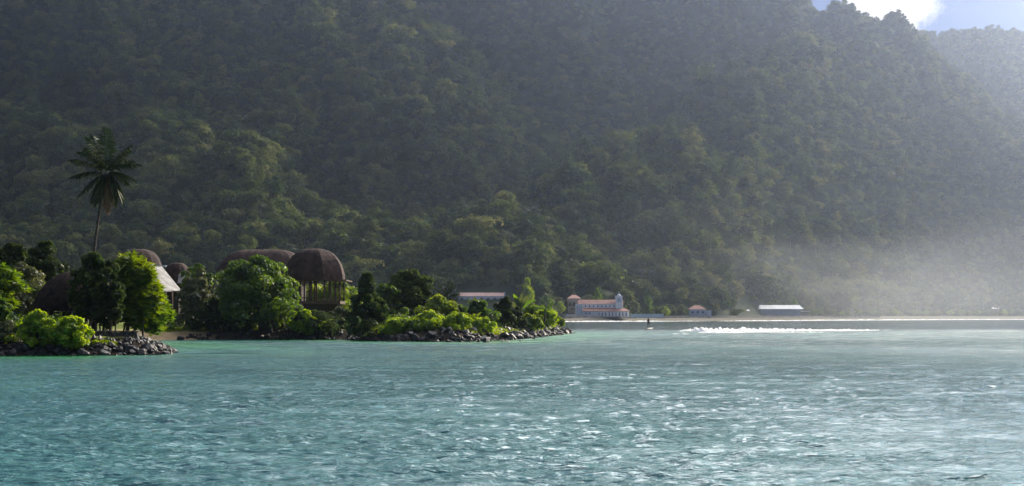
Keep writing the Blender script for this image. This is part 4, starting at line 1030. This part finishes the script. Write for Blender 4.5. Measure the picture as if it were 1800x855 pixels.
# ------------------------------------------------------------------ paddler
def paddler():
    Y = 240.0; x = X(1140, Y)
    # board
    nb, V = 24, []
    board = MB(); Lb, wb = 3.2, .78; R_ = Matrix.Rotation(math.radians(62), 3, 'Z'); o_ = Vector((x, Y, .10))
    rings = []
    for i in range(nb + 1):
        t = i / nb * 2 - 1; wv = wb / 2 * (1 - abs(t) ** 2.6) ** .5 + .01; lift = .12 * max(0, t) ** 3
        ring = [(-wv, .0), (-wv * .8, .06), (wv * .8, .06), (wv, .0), (wv * .7, -.06), (-wv * .7, -.06)]
        rings.append([o_ + R_ @ Vector((t * Lb / 2, a_, b_ + lift)) for a_, b_ in ring])
    for r_ in rings: board.v += r_
    for i in range(nb):
        for k in range(6): board.f.append([i * 6 + k, i * 6 + (k + 1) % 6, (i + 1) * 6 + (k + 1) % 6, (i + 1) * 6 + k])
    board.f.append([5, 4, 3, 2, 1, 0]); board.f.append([nb * 6 + k for k in range(6)])
    ob = board.build('paddleboard', M['board'], smooth=True); tag(ob, 'paddleboard lying low on the water under the standing paddler', 'paddleboard')
    # body grown from a skeleton
    z = .17
    J = {'pel': (0, 0, .93, .135), 'sp': (0, -.01, 1.12, .125), 'ch': (0, -.02, 1.33, .15), 'nk': (0, -.03, 1.49, .06), 'hd': (0, -.05, 1.60, .092), 'tp': (0, -.05, 1.70, .075),
         'hl': (-.10, 0, .88, .095), 'kl': (-.17, -.06, .50, .06), 'al': (-.2, 0, .08, .04), 'fl': (-.21, -.15, .04, .035),
         'hr': (.10, 0, .88, .095), 'kr': (.17, -.06, .50, .06), 'ar': (.2, 0, .08, .04), 'fr': (.21, -.15, .04, .035),
         'sl': (-.19, -.02, 1.42, .06), 'el': (-.28, -.12, 1.16, .042), 'wl': (-.12, -.33, 1.08, .03), 'gl': (-.07, -.36, 1.07, .032),
         'sr': (.19, -.02, 1.42, .06), 'er': (.27, -.2, 1.30, .042), 'wr': (.10, -.36, 1.36, .03), 'gr': (.06, -.38, 1.38, .032)}
    ks = list(J); ed = [('pel', 'sp'), ('sp', 'ch'), ('ch', 'nk'), ('nk', 'hd'), ('hd', 'tp'), ('pel', 'hl'), ('hl', 'kl'), ('kl', 'al'), ('al', 'fl'), ('pel', 'hr'), ('hr', 'kr'), ('kr', 'ar'), ('ar', 'fr'),
                        ('ch', 'sl'), ('sl', 'el'), ('el', 'wl'), ('wl', 'gl'), ('ch', 'sr'), ('sr', 'er'), ('er', 'wr'), ('wr', 'gr')]
    def skinned(name, keys, edges, grow, mat):
        me = bpy.data.meshes.new(name)
        me.from_pydata([(x + J[k][0], Y + J[k][1], z + J[k][2]) for k in keys], [(keys.index(a_), keys.index(b_)) for a_, b_ in edges], []); me.materials.append(mat)
        o = link(name, me); o.modifiers.new('skin', 'SKIN')
        for i, k in enumerate(keys):
            sv = me.skin_vertices[0].data[i]; sv.radius = (J[k][3] * grow, J[k][3] * grow); sv.use_root = (i == 0)
        s_ = o.modifiers.new('sub', 'SUBSURF'); s_.levels = s_.render_levels = 2
        return o
    per = skinned('person', ks, ed, 1.0, M['skin']); tag(per, 'person in dark shirt standing on a paddleboard on the bay', 'person')
    sh = skinned('shirt', ['sp', 'ch', 'sl', 'sr', 'el', 'er'], [('sp', 'ch'), ('ch', 'sl'), ('ch', 'sr'), ('sl', 'el'), ('sr', 'er')], 1.14, M['cloth']); sh.parent = per
    so = skinned('shorts', ['pel', 'hl', 'hr'], [('pel', 'hl'), ('pel', 'hr')], 1.22, M['cloth']); so.parent = per
    pa = empty('paddle', (x, Y - .4, z), 'thin paddle held upright by the standing person', 'paddle')
    MB().tube([(x + .04, Y - .38, z + 1.55), (x - .12, Y - .36, z + .75), (x - .26, Y - .34, z + .05)], .016, 6).build('shaft', M['wood'], pa, True)
    MB().box(x - .36, x - .18, Y - .35, Y - .33, -.35, z + .08).build('blade', M['cloth'], pa)
    MB().tube([(x - .02, Y - .38, z + 1.56), (x + .1, Y - .38, z + 1.56)], .02, 6).build('handle', M['wood'], pa, True)
paddler()

# ------------------------------------------------------------------ haze
def haze():
    mb = MB(); mb.box(-1300, 2100, -60, 2620, -4.6, 560)
    m = bpy.data.materials.new('haze'); m.use_nodes = True; n = m.node_tree.nodes; n.remove(n['Principled BSDF'])
    pv = n.new('ShaderNodeVolumePrincipled'); pv.inputs['Color'].default_value = (.59, .72, 1.0, 1)
    pv.inputs['Density'].default_value = HAZE_DENSITY; pv.inputs['Anisotropy'].default_value = HAZE_G
    m.node_tree.links.new(pv.outputs[0], n['Material Output'].inputs['Volume'])
    o = mb.build('haze', m); tag(o, 'pale sea haze filling the whole bay', kind='stuff')
haze()
def sea_mist():
    import bmesh
    bm = bmesh.new(); bmesh.ops.create_icosphere(bm, subdivisions=3, radius=1.0); me = bpy.data.meshes.new('sea_mist'); bm.to_mesh(me); bm.free()
    m = bpy.data.materials.new('sea_mist'); m.use_nodes = True; n = m.node_tree.nodes; l = m.node_tree.links; n.remove(n['Principled BSDF'])
    t = n.new('ShaderNodeTexCoord'); ln = n.new('ShaderNodeVectorMath'); ln.operation = 'LENGTH'; l.new(t.outputs['Object'], ln.inputs[0])
    f = n.new('ShaderNodeMapRange'); f.interpolation_type = 'SMOOTHSTEP'; f.inputs['From Min'].default_value = 1.0; f.inputs['From Max'].default_value = 0.1
    l.new(ln.outputs['Value'], f.inputs['Value'])
    z = n.new('ShaderNodeTexNoise'); z.inputs['Scale'].default_value = 2.2; z.inputs['Detail'].default_value = 3; l.new(t.outputs['Object'], z.inputs['Vector'])
    a1 = n.new('ShaderNodeMapRange'); a1.inputs['From Min'].default_value = .35; a1.inputs['From Max'].default_value = .65; l.new(z.outputs['Fac'], a1.inputs['Value'])
    m1 = n.new('ShaderNodeMath'); m1.operation = 'MULTIPLY'; l.new(f.outputs[0], m1.inputs[0]); l.new(a1.outputs[0], m1.inputs[1])
    m2 = n.new('ShaderNodeMath'); m2.operation = 'MULTIPLY'; m2.inputs[1].default_value = MIST; l.new(m1.outputs[0], m2.inputs[0])
    pv = n.new('ShaderNodeVolumePrincipled'); pv.inputs['Color'].default_value = (.86, .92, 1, 1); pv.inputs['Anisotropy'].default_value = .6
    l.new(m2.outputs[0], pv.inputs['Density']); l.new(pv.outputs[0], n['Material Output'].inputs['Volume']); me.materials.append(m)
    o = link('sea_mist', me); o.location = (X(1480, 840), 830, 2); o.scale = (370, 180, 84)
    tag(o, 'pale salt spray drifting over the surf at the foot of the hills', kind='stuff')
MIST = .0013
sea_mist()
